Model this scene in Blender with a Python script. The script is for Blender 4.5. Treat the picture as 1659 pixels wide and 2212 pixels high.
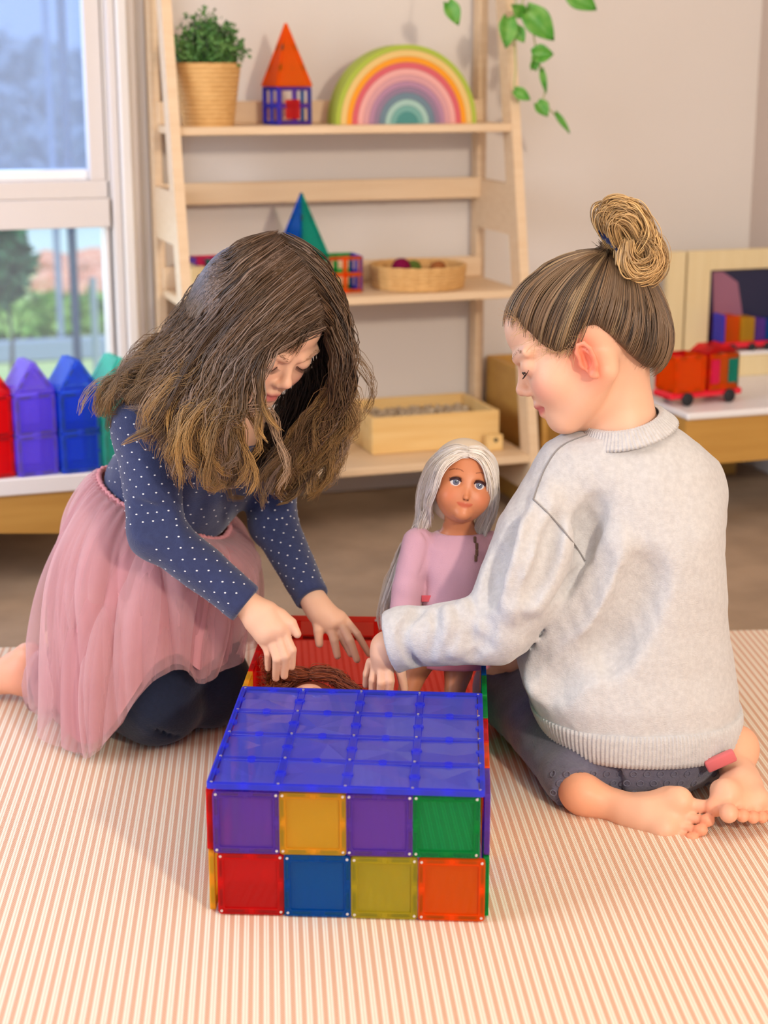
import bpy, bmesh, math, random
import numpy as np
from mathutils import Vector, Matrix
for _o in list(bpy.data.objects): bpy.data.objects.remove(_o)
SC = bpy.context.scene
COL = SC.collection
PI = math.pi

# ---------------------------------------------------------------- camera
CAMH, YAW, PITCH = .925, math.radians(18.4), math.radians(15)
cam = bpy.data.cameras.new('camera'); camo = bpy.data.objects.new('camera', cam); COL.objects.link(camo)
camo.location = (0, 0, CAMH); camo.rotation_euler = (PI/2-PITCH, 0, -YAW)
cam.sensor_fit = 'HORIZONTAL'; cam.sensor_width = 24; cam.lens = 52; cam.clip_start = .05; cam.clip_end = 200
cam.dof.use_dof = True; cam.dof.focus_distance = 2.08; cam.dof.aperture_fstop = 3.6
SC.camera = camo
# ---------------------------------------------------------------- world and lights
W = bpy.data.worlds.new('world'); SC.world = W; W.use_nodes = True
_n = W.node_tree.nodes; _bg = _n['Background']
_tc = _n.new('ShaderNodeTexCoord'); _sp = _n.new('ShaderNodeSeparateXYZ'); _cr = _n.new('ShaderNodeValToRGB')
W.node_tree.links.new(_tc.outputs['Generated'], _sp.inputs[0]); W.node_tree.links.new(_sp.outputs['Z'], _cr.inputs[0])
_cr.color_ramp.elements[0].color = (.66, .78, .95, 1); _cr.color_ramp.elements[0].position = 0.0
_cr.color_ramp.elements[1].color = (.38, .58, .95, 1); _cr.color_ramp.elements[1].position = .6
W.node_tree.links.new(_cr.outputs[0], _bg.inputs[0]); _bg.inputs[1].default_value = .95

def area(name, loc, target, size, power, color, sizey=None):
    l = bpy.data.lights.new(name, 'AREA'); l.energy = power; l.color = color; l.size = size
    if sizey: l.shape = 'RECTANGLE'; l.size_y = sizey
    o = bpy.data.objects.new(name, l); COL.objects.link(o); o.location = loc
    o.rotation_euler = (Vector(target)-Vector(loc)).to_track_quat('-Z', 'Y').to_euler(); return o
_sl = bpy.data.lights.new('sun', 'SUN'); _sl.energy = 3.2; _sl.angle = .01; _sl.color = (1, .95, .86)
_so = bpy.data.objects.new('sun', _sl); COL.objects.link(_so); _so.rotation_euler = (math.radians(42), 0, math.radians(-14))
area('key_lamp', (1.15, -1.1, 1.65), (.8, 2.3, .3), .20, 56, (1, .86, .70))
area('ceiling_lamp', (1.0, 1.0, 2.35), (1.0, 1.6, 0), 1.2, 11, (1, .90, .78))
area('left_window_daylight', (-1.55, 2.0, 1.15), (.6, 2.5, .3), 1.5, 44, (.78, .86, 1), 1.3)
area('back_window_daylight', (-.1, 3.75, .8), (.3, 2.4, .1), 1.2, 12, (.80, .88, 1), 1.0)
area('room_bounce', (.2, -1.6, 1.5), (.9, 3, .6), 2.6, 11, (1, .96, .92), 2.0)
vs = SC.view_settings; vs.view_transform = 'Standard'; vs.look = 'None'; vs.gamma = 1; vs.use_curve_mapping = False
vs.exposure = 0.12
SC.cycles.max_bounces = 8; SC.cycles.use_adaptive_sampling = True; SC.cycles.adaptive_threshold = .02; SC.cycles.transparent_max_bounces = 24; SC.cycles.use_denoising = True
SC.cycles.caustics_reflective = False; SC.cycles.caustics_refractive = False; SC.cycles.sample_clamp_indirect = 4

# ---------------------------------------------------------------- placing
_c, _s = math.cos(YAW), math.sin(YAW)
FPX = 52/24*1659
def ray(px, py):
    x = (px-829.5)/FPX; y = -(py-1106)/FPX
    return np.array([x, math.cos(PITCH)+y*math.sin(PITCH), -math.sin(PITCH)+y*math.cos(PITCH)])
def at(px, py, Y): d = ray(px, py); return d*(Y/d[1])+np.array([0, 0, CAMH])      # camera-heading frame (x right, y ahead)
def onz(px, py, z): d = ray(px, py); return d*((z-CAMH)/d[2])+np.array([0, 0, CAMH])
def cw(p): return np.array([_c*p[0]+_s*p[1], -_s*p[0]+_c*p[1], p[2]])              # -> room frame
def ww(px, py, Yw): d = cw(ray(px, py)); return d*(Yw/d[1])+np.array([0, 0, CAMH])  # on the room plane y = Yw
def wz(px, py, z): return cw(onz(px, py, z))

# ---------------------------------------------------------------- object helpers
def tag(o, label=None, cat=None, group=None, kind=None):
    if label: o['label'] = label
    if cat: o['category'] = cat
    if group: o['group'] = group
    if kind: o['kind'] = kind
    return o
def thing(name, label, cat, loc=(0, 0, 0), rz=0, group=None):
    o = bpy.data.objects.new(name, None); COL.objects.link(o); o.location = loc; o.rotation_euler = (0, 0, rz)
    o.empty_display_size = .02
    return tag(o, label, cat, group)
def link(name, me, m=None, parent=None, loc=None, rot=None):
    o = bpy.data.objects.new(name, me); COL.objects.link(o)
    if m is not None and len(me.materials) == 0: me.materials.append(m)
    if parent: o.parent = parent
    if loc is not None: o.location = loc
    if rot is not None: o.rotation_euler = rot
    return o
def smooth(me, ang=None):
    me.polygons.foreach_set('use_smooth', [True]*len(me.polygons))
    if ang is not None: me.set_sharp_from_angle(angle=math.radians(ang))
    return me
class B:
    def __init__(s): s.bm = bmesh.new()
    def box(s, c, d, bev=0, R=None, seg=1, taper=None):
        r = bmesh.ops.create_cube(s.bm, size=1); vs_ = r['verts']
        for v in vs_:
            k = 1
            if taper and v.co.z > 0: k = taper
            v.co = Vector((v.co.x*d[0]*k, v.co.y*d[1]*k, v.co.z*d[2]))
        if bev:
            es = list({e for v in vs_ for e in v.link_edges})
            r2 = bmesh.ops.bevel(s.bm, geom=es, offset=bev, segments=seg, affect='EDGES', profile=.5)
            vs_ = list({v for f in r2['faces'] for v in f.verts} | {v for v in vs_ if v.is_valid})
        for v in vs_:
            v.co = (R @ v.co if R is not None else v.co)+Vector(c)
        return s
    def span(s, a, b, bev=0): return s.box([(a[i]+b[i])/2 for i in range(3)], [abs(b[i]-a[i]) for i in range(3)], bev)
    def prism(s, pts, h0, h1, f=lambda x, y, z: (x, y, z)):
        """closed 2-D outline extruded from h0 to h1; f maps (u,v,h) to xyz"""
        a = [s.bm.verts.new(f(x, y, h0)) for x, y in pts]; b = [s.bm.verts.new(f(x, y, h1)) for x, y in pts]
        n = len(pts)
        s.bm.faces.new(a[::-1]); s.bm.faces.new(b)
        for i in range(n): s.bm.faces.new((a[i], a[(i+1) % n], b[(i+1) % n], b[i]))
        return s
    def lathe(s, prof, c=(0, 0, 0), n=32, R=None):
        rings = []
        for r, z in prof:
            rings.append([s.bm.verts.new((R @ Vector((r*math.cos(2*PI*i/n), r*math.sin(2*PI*i/n), z)) if R is not None else Vector((r*math.cos(2*PI*i/n), r*math.sin(2*PI*i/n), z)))+Vector(c)) for i in range(n)])
        for a, b in zip(rings, rings[1:]):
            for i in range(n): s.bm.faces.new((a[i], a[(i+1) % n], b[(i+1) % n], b[i]))
        if prof[0][0] > 1e-6: s.bm.faces.new(rings[0][::-1])
        if prof[-1][0] > 1e-6: s.bm.faces.new(rings[-1])
        return s
    def tube(s, pts, rad, n=8, closed=False):
        pts = [Vector(p) for p in pts]; N = len(pts); rings = []
        up = Vector((0, 0, 1))
        for i, p in enumerate(pts):
            t = (pts[(i+1) % N]-pts[i-1]) if closed else (pts[min(i+1, N-1)]-pts[max(i-1, 0)])
            t.normalize()
            a = up-t*up.dot(t)
            if a.length < 1e-3: a = Vector((1, 0, 0))-t*t.x
            a.normalize(); up = a; b = t.cross(a)
            r = rad[i] if hasattr(rad, '__len__') else rad
            rings.append([s.bm.verts.new(p+(a*math.cos(2*PI*k/n)+b*math.sin(2*PI*k/n))*r) for k in range(n)])
        m = N if closed else N-1
        for i in range(m):
            A, C = rings[i], rings[(i+1) % N]
            for k in range(n): s.bm.faces.new((A[k], A[(k+1) % n], C[(k+1) % n], C[k]))
        if not closed: s.bm.faces.new(rings[0][::-1]); s.bm.faces.new(rings[-1])
        return s
    def mesh(s, name, m=None, sm=None):
        bmesh.ops.recalc_face_normals(s.bm, faces=s.bm.faces)
        me = bpy.data.meshes.new(name); s.bm.to_mesh(me); s.bm.free()
        if m is not None: me.materials.append(m)
        if sm is not None: smooth(me, sm)
        return me
    def build(s, name, m, parent=None, sm=None, loc=None, rot=None):
        return link(name, s.mesh(name, m, sm), None, parent, loc, rot)
def pymesh(name, V, F, m=None, sm=True):
    me = bpy.data.meshes.new(name); me.from_pydata([tuple(v) for v in V], [], [tuple(f) for f in F]); me.update()
    if m is not None: me.materials.append(m)
    if sm: smooth(me)
    return me
def npmesh(name, V, F, m=None, sm=True):
    """fast mesh from arrays; F is (n,3) or (n,4)"""
    V = np.ascontiguousarray(V, np.float32); F = np.ascontiguousarray(F, np.int32); k = F.shape[1]
    me = bpy.data.meshes.new(name); me.vertices.add(len(V)); me.vertices.foreach_set('co', V.ravel())
    me.loops.add(F.size); me.loops.foreach_set('vertex_index', F.ravel())
    me.polygons.add(len(F)); me.polygons.foreach_set('loop_start', np.arange(0, F.size, k, dtype=np.int32))
    me.polygons.foreach_set('loop_total', np.full(len(F), k, np.int32))
    me.update(calc_edges=True)
    if sm: me.polygons.foreach_set('use_smooth', np.ones(len(F), bool))
    if m is not None: me.materials.append(m)
    return me

# ---------------------------------------------------------------- materials
def srgb(r, g, b):
    f = lambda c: (c/255/12.92) if c/255 <= .04045 else ((c/255+.055)/1.055)**2.4
    return (f(r), f(g), f(b), 1)
def mat(name, col, rough=.6, spec=.4, bump=None, noise=None, sheen=0, sss=0, coat=0, vcol=False, tr=0):
    """bump=(scale,strength[,stretch xyz]); noise=(scale,amount,(colour2)[,stretch xyz])"""
    m = bpy.data.materials.new(name); m.use_nodes = True; nt = m.node_tree; N = nt.nodes; L = nt.links
    p = N['Principled BSDF']; p.inputs['Base Color'].default_value = col
    p.inputs['Roughness'].default_value = rough; p.inputs['Specular IOR Level'].default_value = spec
    if sheen: p.inputs['Sheen Weight'].default_value = sheen; p.inputs['Sheen Roughness'].default_value = .5
    if coat: p.inputs['Coat Weight'].default_value = coat; p.inputs['Coat Roughness'].default_value = .15
    if sss:
        p.inputs['Subsurface Weight'].default_value = sss; p.inputs['Subsurface Scale'].default_value = .012
        p.inputs['Subsurface Radius'].default_value = (1, .35, .2)
    tc = N.new('ShaderNodeTexCoord')
    def mp(st):
        g = N.new('ShaderNodeMapping'); g.inputs['Scale'].default_value = st; L.new(tc.outputs['Object'], g.inputs[0]); return g.outputs[0]
    src = None
    if vcol:
        a = N.new('ShaderNodeAttribute'); a.attribute_name = 'Col'; src = a.outputs['Color']
    if noise:
        t = N.new('ShaderNodeTexNoise'); t.inputs['Scale'].default_value = noise[0]; t.inputs['Detail'].default_value = 4
        L.new(mp(noise[3] if len(noise) > 3 else (1, 1, 1)), t.inputs[0])
        r = N.new('ShaderNodeMapRange'); r.inputs[1].default_value = .35; r.inputs[2].default_value = .65; r.inputs[4].default_value = noise[1]
        L.new(t.outputs[0], r.inputs[0])
        x = N.new('ShaderNodeMix'); x.data_type = 'RGBA'; L.new(r.outputs[0], x.inputs[0])
        if src: L.new(src, x.inputs[6])
        else: x.inputs[6].default_value = col
        x.inputs[7].default_value = noise[2]; src = x.outputs[2]
    if src: L.new(src, p.inputs['Base Color'])
    if bump:
        t = N.new('ShaderNodeTexNoise'); t.inputs['Scale'].default_value = bump[0]; t.inputs['Detail'].default_value = 3
        L.new(mp(bump[2] if len(bump) > 2 else (1, 1, 1)), t.inputs[0])
        b = N.new('ShaderNodeBump'); b.inputs['Strength'].default_value = bump[1]; b.inputs['Distance'].default_value = .003
        L.new(t.outputs[0], b.inputs['Height']); L.new(b.outputs[0], p.inputs['Normal'])
    if tr:
        o = N['Material Output']; tb = N.new('ShaderNodeBsdfTransparent'); mx = N.new('ShaderNodeMixShader'); mx.inputs[0].default_value = tr
        L.new(p.outputs[0], mx.inputs[1]); L.new(tb.outputs[0], mx.inputs[2]); L.new(mx.outputs[0], o.inputs[0])
    return m
def clear_plastic(name, col, op=.4, rough=.12, deep=1.0, glow=0, wash=0):
    m = bpy.data.materials.new(name); m.use_nodes = True; nt = m.node_tree; N = nt.nodes; L = nt.links
    p = N['Principled BSDF']; p.inputs['Base Color'].default_value = col; p.inputs['Roughness'].default_value = rough
    p.inputs['Specular IOR Level'].default_value = .5
    t = N.new('ShaderNodeBsdfTransparent'); mc = tuple(min(1, c**deep*1.0+.01) for c in col[:3])+(1,)
    mx_ = max(mc[:3]); t.inputs[0].default_value = tuple(min(1., c/mx_)*(1-wash)+wash for c in mc[:3])+(1,)
    mx = N.new('ShaderNodeMixShader'); mx.inputs[0].default_value = op
    if glow:
        tl = N.new('ShaderNodeBsdfTranslucent'); tl.inputs[0].default_value = col; m2 = N.new('ShaderNodeMixShader'); m2.inputs[0].default_value = glow
        L.new(p.outputs[0], m2.inputs[1]); L.new(tl.outputs[0], m2.inputs[2]); pout = m2.outputs[0]
    else: pout = p.outputs[0]
    L.new(t.outputs[0], mx.inputs[1]); L.new(pout, mx.inputs[2]); L.new(mx.outputs[0], N['Material Output'].inputs[0])
    return m
M = {}
M['wall'] = mat('wall_paint', srgb(222, 213, 204), .8, .2, bump=(180, .05))
M['wall2'] = mat('right_wall_paint', srgb(205, 188, 175), .8, .2, bump=(180, .05))
M['white'] = mat('white_trim_paint', srgb(226, 219, 212), .5, .4)
M['frame'] = mat('window_paint', srgb(216, 206, 199), .5, .4)
M['carpet'] = mat('carpet', srgb(180, 154, 128), 1, .05, bump=(420, 1.0), noise=(9, .55, srgb(152, 130, 108)))
M['birch'] = mat('birch_plywood', srgb(226, 197, 160), .5, .35, noise=(6, .45, srgb(212, 178, 138), (1, 6, 14)), bump=(60, .03, (1, 8, 20)))
M['pine'] = mat('pine_wood', srgb(233, 197, 132), .5, .35, noise=(5, .5, srgb(219, 172, 100), (1, 8, 14)))
M['ochre'] = mat('waxed_wood', srgb(196, 148, 72), .5, .35, noise=(4, .5, srgb(178, 128, 56), (1, 8, 14)))
M['pale'] = mat('pale_wood', srgb(226, 206, 160), .55, .3, noise=(5, .4, srgb(214, 190, 140), (14, 8, 1)))
M['benchtop'] = mat('white_laminate', srgb(238, 234, 232), .35, .5)
M['metal'] = mat('rivet_steel', (.75, .72, .68, 1), .3, .8); M['metal'].node_tree.nodes['Principled BSDF'].inputs['Metallic'].default_value = .9
M['magnet'] = mat('magnet_grey', (.05, .045, .045, 1), .4, .5)
M['black'] = mat('black_rubber', (.02, .02, .022, 1), .6, .3)

# ================================================================ the setting
WY = 3.49
def struct(b, name, m, sm=None): o = b.build(name, m, None, sm); tag(o, kind='structure'); return o
struct(B().span((-3.2, -2.5, -.06), (2.07, WY+.12, 0)), 'floor', M['carpet'])
WXR, WXL, WZ0, WZ1 = .56, -1.6, .12, 1.75
w = B()
w.span((WXR, WY, 0), (2.19, WY+.12, 2.5)); w.span((WXL, WY, 0), (WXR, WY+.12, WZ0)); w.span((WXL, WY, WZ1), (WXR, WY+.12, 2.5)); w.span((-3.2, WY, 0), (WXL, WY+.12, 2.5))
struct(w, 'wall_back', M['wall'])
struct(B().span((2.07, -2.5, 0), (2.19, WY, 2.5)), 'wall_right', M['wall2'])
struct(B().span((-3.2, -2.5, 2.5), (2.19, WY+.12, 2.6)), 'ceiling', M['wall'])
struct(B().span((-3.3, -2.5, 0), (-3.2, WY+.12, 2.5)), 'wall_left', M['wall'])
struct(B().span((.66, WY-.015, 0), (2.07, WY, .048), .002), 'baseboard_back', M['white'])
struct(B().span((2.055, -2.4, 0), (2.07, WY-.015, .048), .002), 'baseboard_right', M['white'])
# window: upper sash with its screen, transom, lower fixed pane, stepped casing on the right
wf = thing('window_1', 'white framed window, upper sash above a transom and low fixed pane, left of the ladder shelf', None); wf['kind'] = 'structure'
def part(name, m, a, b_, bev=.002, par=None): return B().span(a, b_, bev).build(name, m, par or wf)
part('transom', M['frame'], (WXL, WY-.02, .604), (WXR, WY+.06, .662))
part('sash_rail', M['frame'], (WXL, WY+.0, .662), (.565, WY+.05, .698))
part('sash_sill', M['benchtop'], (WXL, WY+.03, .698), (.53, WY+.10, .718))
part('sash_stile', M['frame'], (.526, WY-.0, .698), (.558, WY+.05, WZ1))
part('stile', M['frame'], (.566, WY-.03, WZ0), (.584, WY+.06, WZ1), .004)
part('casing', M['white'], (.584, WY-.045, 0), (.607, WY+.0, WZ1+.05), .004)
part('casing', M['frame'], (.607, WY-.03, 0), (.624, WY+.0, WZ1+.05), .003)
part('casing', M['white'], (.624, WY-.015, 0), (.647, WY+.0, WZ1+.05), .003)
part('jamb', M['frame'], (.552, WY+.0, WZ0), (.566, WY+.06, .604), .002)
part('sill', M['frame'], (WXL, WY-.03, WZ0-.02), (WXR, WY+.08, WZ0+.01), .003)
part('head', M['frame'], (WXL, WY-.02, WZ1), (WXR, WY+.06, WZ1+.06), .003)
part('stile', M['frame'], (-.62, WY-.02, WZ0), (-.56, WY+.06, WZ1), .003)
glass = clear_plastic('window_glass', (.93, .97, 1, 1), .07, .03); screen = clear_plastic('insect_screen', (.62, .70, .86, 1), .22, .7)
part('glass_pane', glass, (WXL, WY+.045, WZ0), (WXR, WY+.049, .604), 0)
part('glass_pane', glass, (WXL, WY+.035, .7), (.53, WY+.039, WZ1), 0)
part('insect_screen', screen, (WXL, WY+.07, .715), (.53, WY+.071, WZ1), 0)

# ================================================================ outdoors
M['lawn'] = mat('lawn', srgb(176, 200, 140), 1, .05, noise=(3, .7, srgb(205, 212, 160)), bump=(60, .5))
g = struct(B().span((-14, WY+.12, -.45), (22, 60, -.35)), 'ground', M['lawn'])
rng = random.Random(4)
def leafmass(name, c, r, n, col, col2, leaf=.05, seed=0, flat=.7):
    q = np.random.RandomState(seed); d = q.normal(size=(n, 3)); d /= np.linalg.norm(d, axis=1)[:, None]
    rad = q.uniform(.55, 1.05, n)[:, None]; lump = 1+.18*np.sin(d[:, :1]*7+seed)*np.cos(d[:, 2:]*6)
    p = d*rad*lump*np.array(r)+np.array(c)
    a = q.normal(size=(n, 3)); a /= np.linalg.norm(a, axis=1)[:, None]; b_ = np.cross(a, q.normal(size=(n, 3))); b_ /= np.linalg.norm(b_, axis=1)[:, None]
    s_ = leaf*q.uniform(.6, 1.4, n)[:, None]
    V = np.stack([p-a*s_, p+b_*s_*.5, p+a*s_, p-b_*s_*.5], 1).reshape(-1, 3); F = np.arange(n*4).reshape(-1, 4)
    return npmesh(name, V, F, mat(name, col, .6, .3, noise=(1.2/leaf*.3, .8, col2)), False)
def outdoor(px, py, Y): return at(px, py, Y)
def tree(label, px, pyc, Y, r, col, col2, seed, trunkz=-.35, leaf=.08, n=1500, group=None):
    c = cw(at(px, pyc, Y)); t = thing('tree', label, 'tree', (c[0], c[1], trunkz), 0, group)
    link('crown', leafmass('crown', (0, 0, c[2]-trunkz), r, n, col, col2, leaf, seed), None, t)
    B().tube([(0, 0, 0), (.02, 0, (c[2]-trunkz)*.5), (0, 0, c[2]-trunkz)], [r[0]*.09, r[0]*.07, r[0]*.04], 8).build('trunk', M['bark'], t, 60)
M['bark'] = mat('bark', srgb(90, 84, 84), .9, .1, bump=(40, .5))
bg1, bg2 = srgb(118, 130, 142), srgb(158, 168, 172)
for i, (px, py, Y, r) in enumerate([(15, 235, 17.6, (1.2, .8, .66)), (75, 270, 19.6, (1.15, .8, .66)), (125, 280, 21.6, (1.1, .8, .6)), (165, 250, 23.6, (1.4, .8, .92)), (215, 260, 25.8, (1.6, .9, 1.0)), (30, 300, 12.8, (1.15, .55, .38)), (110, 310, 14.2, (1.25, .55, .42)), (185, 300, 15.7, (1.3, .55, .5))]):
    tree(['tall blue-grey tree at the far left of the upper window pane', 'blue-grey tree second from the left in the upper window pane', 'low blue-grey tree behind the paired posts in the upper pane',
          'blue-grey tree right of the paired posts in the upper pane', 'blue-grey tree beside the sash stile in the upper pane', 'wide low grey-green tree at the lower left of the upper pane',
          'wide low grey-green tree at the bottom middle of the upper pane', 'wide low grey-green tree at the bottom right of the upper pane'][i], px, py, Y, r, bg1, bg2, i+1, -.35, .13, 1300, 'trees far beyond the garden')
tree('dark green leafy shrub seen through the lower pane at the far left', 5, 560, 6.2, (.1, .16, .16), srgb(70, 120, 84), srgb(40, 80, 60), 21, -.35, .04, 700)
# pale wall, soil bank, hedge, rail, posts
o = B().span((0, 0, 0), (6.5, .12, .62), .01).build('garden_wall', mat('pale_blue_render', srgb(205, 222, 240), .8, .2)); _p = wz(-120, 640, -.35); o.location = (_p[0]-1.6, _p[1]+1.2, -.35)
tag(o, 'pale blue rendered wall standing behind the red soil bank outside', 'wall'); o['kind'] = 'thing'
rock = mat('red_stone', srgb(206, 132, 108), .9, .1, noise=(5, .8, srgb(232, 200, 184)))
base = wz(80, 640, -.35)
bank = thing('stone_bank', 'bank of red and pale stones in front of the pale garden wall', 'stones', (base[0], base[1]+.25, -.35))
q = random.Random(5)
rocks = []
for k in range(5):
    bb = B(); bmesh.ops.create_icosphere(bb.bm, subdivisions=2, radius=1)
    for v in bb.bm.verts: v.co *= 1+.25*math.sin(v.co.x*3+k)*math.cos(v.co.y*4+k*2)
    rocks.append(bb.mesh('stone', rock, 40))
for k in range(90):
    ux = q.uniform(-1.4, 1.3); uy = q.uniform(-.2, .5); s_ = q.uniform(.05, .11)
    o = link('stone', rocks[k % 5], None, bank, (ux, uy, .02+max(0, uy+.1)*.16*(1-abs(ux+.1)*.4)), (q.uniform(0, 3), q.uniform(0, 3), 0)); o.scale = (s_, s_, s_*.7)
pr = wz(100, 726, -.35)
o = link('hedge', leafmass('hedge', (0, 0, .07), (2.4, .22, .10), 5000, srgb(110, 158, 74), srgb(160, 190, 110), .05, 9)); o.location = (pr[0], pr[1]+.15, -.35)
tag(o, 'low clipped green hedge along the far side of the lawn', 'hedge')
_r = wz(100, 742, -.3)
rl = thing('garden_rail', 'low blue-grey edging rail between the lawn and the hedge', 'rail', (_r[0], _r[1]-.2, -.35))
B().span((-2.4, 0, .0), (2.4, .05, .10), .01).build('rail', mat('grey_blue_edging', srgb(140, 154, 178), .6, .3), rl)
for lab, px, py, Y, rad, hgt, c_ in [('dark steel post nearer the window frame, rising from the hedge', 140, 200, 6.0, .016, 1.9, (60, 74, 104)), ('grey-blue post left of the dark steel post', 106, 200, 7.4, .015, 2.3, (136, 148, 180)), ('pale pipe post seen only through the lower pane', 200, 600, 6.6, .014, .1, (190, 196, 208))]:
    c = cw(at(px, py, Y)); o = B().tube([(0, 0, -.35-c[2]), (0, 0, .0), (0, 0, hgt-c[2])], rad, 10).build('garden_post', mat('post', srgb(*c_), .5, .4), None, 60)
    o.location = c; tag(o, lab, 'post', 'posts in the garden')

# ================================================================ rug
def rug_material():
    m = bpy.data.materials.new('woven_stripe'); m.use_nodes = True; nt = m.node_tree; N = nt.nodes; L = nt.links; p = N['Principled BSDF']
    p.inputs['Roughness'].default_value = .55; p.inputs['Specular IOR Level'].default_value = .35
    tc = N.new('ShaderNodeTexCoord'); sp = N.new('ShaderNodeSeparateXYZ'); L.new(tc.outputs['Object'], sp.inputs[0])
    def math_(op, a, b_=None):
        n = N.new('ShaderNodeMath'); n.operation = op
        for i, v in enumerate((a, b_)):
            if v is None: continue
            if hasattr(v, 'is_output'): L.new(v, n.inputs[i])
            else: n.inputs[i].default_value = v
        return n.outputs[0]
    x = sp.outputs['X']; y = sp.outputs['Y']
    u = math_('FRACT', math_('DIVIDE', x, .0108))
    rp = N.new('ShaderNodeValToRGB'); L.new(u, rp.inputs[0]); e = rp.color_ramp; e.interpolation = 'LINEAR'
    cream, peach, thin = srgb(240, 231, 212), srgb(214, 166, 134), srgb(228, 198, 170)
    while len(e.elements) < 8: e.elements.new(.5)
    for i, (po, c_) in enumerate([(0, peach), (.44, peach), (.52, cream), (.66, cream), (.72, thin), (.80, thin), (.86, cream), (.97, cream)]):
        e.elements[i].position = po; e.elements[i].color = c_
    # weave speckle
    wv = math_('MULTIPLY', math_('SINE', math_('MULTIPLY', x, 2*PI/.0027)), math_('SINE', math_('MULTIPLY', y, 2*PI/.004)))
    mx = N.new('ShaderNodeMix'); mx.data_type = 'RGBA'; mx.inputs[7].default_value = srgb(255, 246, 232)
    L.new(math_('MULTIPLY', math_('MAXIMUM', wv, 0), .35), mx.inputs[0]); L.new(rp.outputs[0], mx.inputs[6]); L.new(mx.outputs[2], p.inputs['Base Color'])
    b_ = N.new('ShaderNodeBump'); b_.inputs['Strength'].default_value = .35; b_.inputs['Distance'].default_value = .001
    L.new(wv, b_.inputs['Height']); L.new(b_.outputs[0], p.inputs['Normal'])
    return m
rug = B().box((-.35, 0, .003), (2.5, 4.6, .006), .002).build('rug', rug_material()); RUGZ = .006
_e = cw(onz(830, 1386, 0)); _a = -(YAW-math.radians(4.0))
rug.rotation_euler = (0, 0, _a); rug.location = (_e[0]+math.sin(_a)*2.3, _e[1]-math.cos(_a)*2.3, 0)
tag(rug, 'large woven play mat with narrow peach and cream stripes on the carpet', 'rug')

# ================================================================ magnetic tile box
T = .0745
TC = dict(purple=srgb(140, 92, 196), yellow=srgb(246, 206, 62), green=srgb(20, 172, 96), red=srgb(232, 44, 44), blue=srgb(20, 116, 186), orange=srgb(255, 122, 20), olive=srgb(206, 196, 62), teal=srgb(40, 178, 160), pink=srgb(250, 70, 140), indigo=srgb(98, 108, 250), coral=srgb(255, 74, 52), lilac=srgb(186, 160, 252), sky=srgb(96, 146, 240), aqua=srgb(120, 214, 200), bright=srgb(255, 146, 30), rose=srgb(255, 60, 70))
PM = {}
def pm(c, k='pane'):
    if (c, k) not in PM:
        PM[c, k] = clear_plastic(c+'_'+k, tuple(x*(.95 if k == 'front' else 1.) for x in TC[c][:3])+(1,), {'pane': .42, 'front': .5, 'rim': .42, 'plate': .72, 'thin': .34, 'back': .20, 'lit': .62}[k], .1, .8, .8 if k == 'lit' else .45, {'pane': .30, 'front': .14, 'rim': .22, 'plate': .1, 'thin': .3, 'back': .34, 'lit': .4}[k])
    return PM[c, k]
def rim_mesh(w_, h_, bar, th, cells=1):
    """rounded frame with inner lip, magnet pockets left open along each side"""
    b = B(); r = .004
    def rr(w2, h2, rad, n=4):
        pts = []
        for cx, cy, a0 in ((w2-rad, h2-rad, 0), (-w2+rad, h2-rad, 90), (-w2+rad, -h2+rad, 180), (w2-rad, -h2+rad, 270)):
            for i in range(n+1): a = math.radians(a0+90*i/n); pts.append((cx+rad*math.cos(a), cy+rad*math.sin(a)))
        return pts
    def ringz(o, i_, z0, z1):
        A = [[b.bm.verts.new((x, z, y)) for x, y in P] for P, z in ((o, z0), (o, z1), (i_, z1), (i_, z0))]
        n = len(o)
        for k in range(4):
            P, Q = A[k], A[(k+1) % 4]
            for j in range(n): b.bm.faces.new((P[j], P[(j+1) % n], Q[(j+1) % n], Q[j]))
    W2, H2 = w_/2, h_/2
    ringz(rr(W2, H2, r), rr(W2-.0018, H2-.0018, r*.7), -th/2, th/2)                       # outer wall
    ringz(rr(W2-bar+.0012, H2-bar+.0012, .003), rr(W2-bar, H2-bar, .002), -th/2, th/2)      # inner lip
    ringz(rr(W2-.0016, H2-.0016, r*.7), rr(W2-bar+.001, H2-bar+.001, .003), -th/2+.0006, -th/2+.0014)
    ringz(rr(W2-.0016, H2-.0016, r*.7), rr(W2-bar+.001, H2-bar+.001, .003), th/2-.0014, th/2-.0006)
    for sx in (-1, 1):                                                                       # stiffening bosses at mid sides and corners
        b.box((sx*(W2-bar/2), 0, 0), (bar*.9, th*.98, bar*.9), .0006); b.box((0, 0, sx*(H2-bar/2)), (bar*.9, th*.98, bar*.9), .0006)
        for sz in (-1, 1): b.lathe([(bar*.36, -th/2), (bar*.36, th/2)], (sx*(W2-bar*.55), 0, sz*(H2-bar*.55)), 10, Matrix.Rotation(PI/2, 3, 'X'))
    return b
BAR, TH = .0072, .0062
rim_me = {}; pane_me = B().span((-T/2+BAR-.001, -.0009, -T/2+BAR-.001), (T/2-BAR+.001, .0009, T/2-BAR+.001)).mesh('pane')
_rv = B()
for sx in (-1, 1):
    for sz in (-1, 1): _rv.lathe([(.0016, -.0034), (.0016, .0034)], (sx*(T/2-BAR*.55), 0, sz*(T/2-BAR*.55)), 10, Matrix.Rotation(PI/2, 3, 'X'))
rivet1 = B().lathe([(.0004, -.0031), (.0012, -.0035), (.0016, -.0033), (.0016, .0033), (.0012, .0035), (.0004, .0031)], (0, 0, 0), 10, Matrix.Rotation(PI/2, 3, 'X')).mesh('rivet', M['metal'], 50)
_mg = B()
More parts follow.
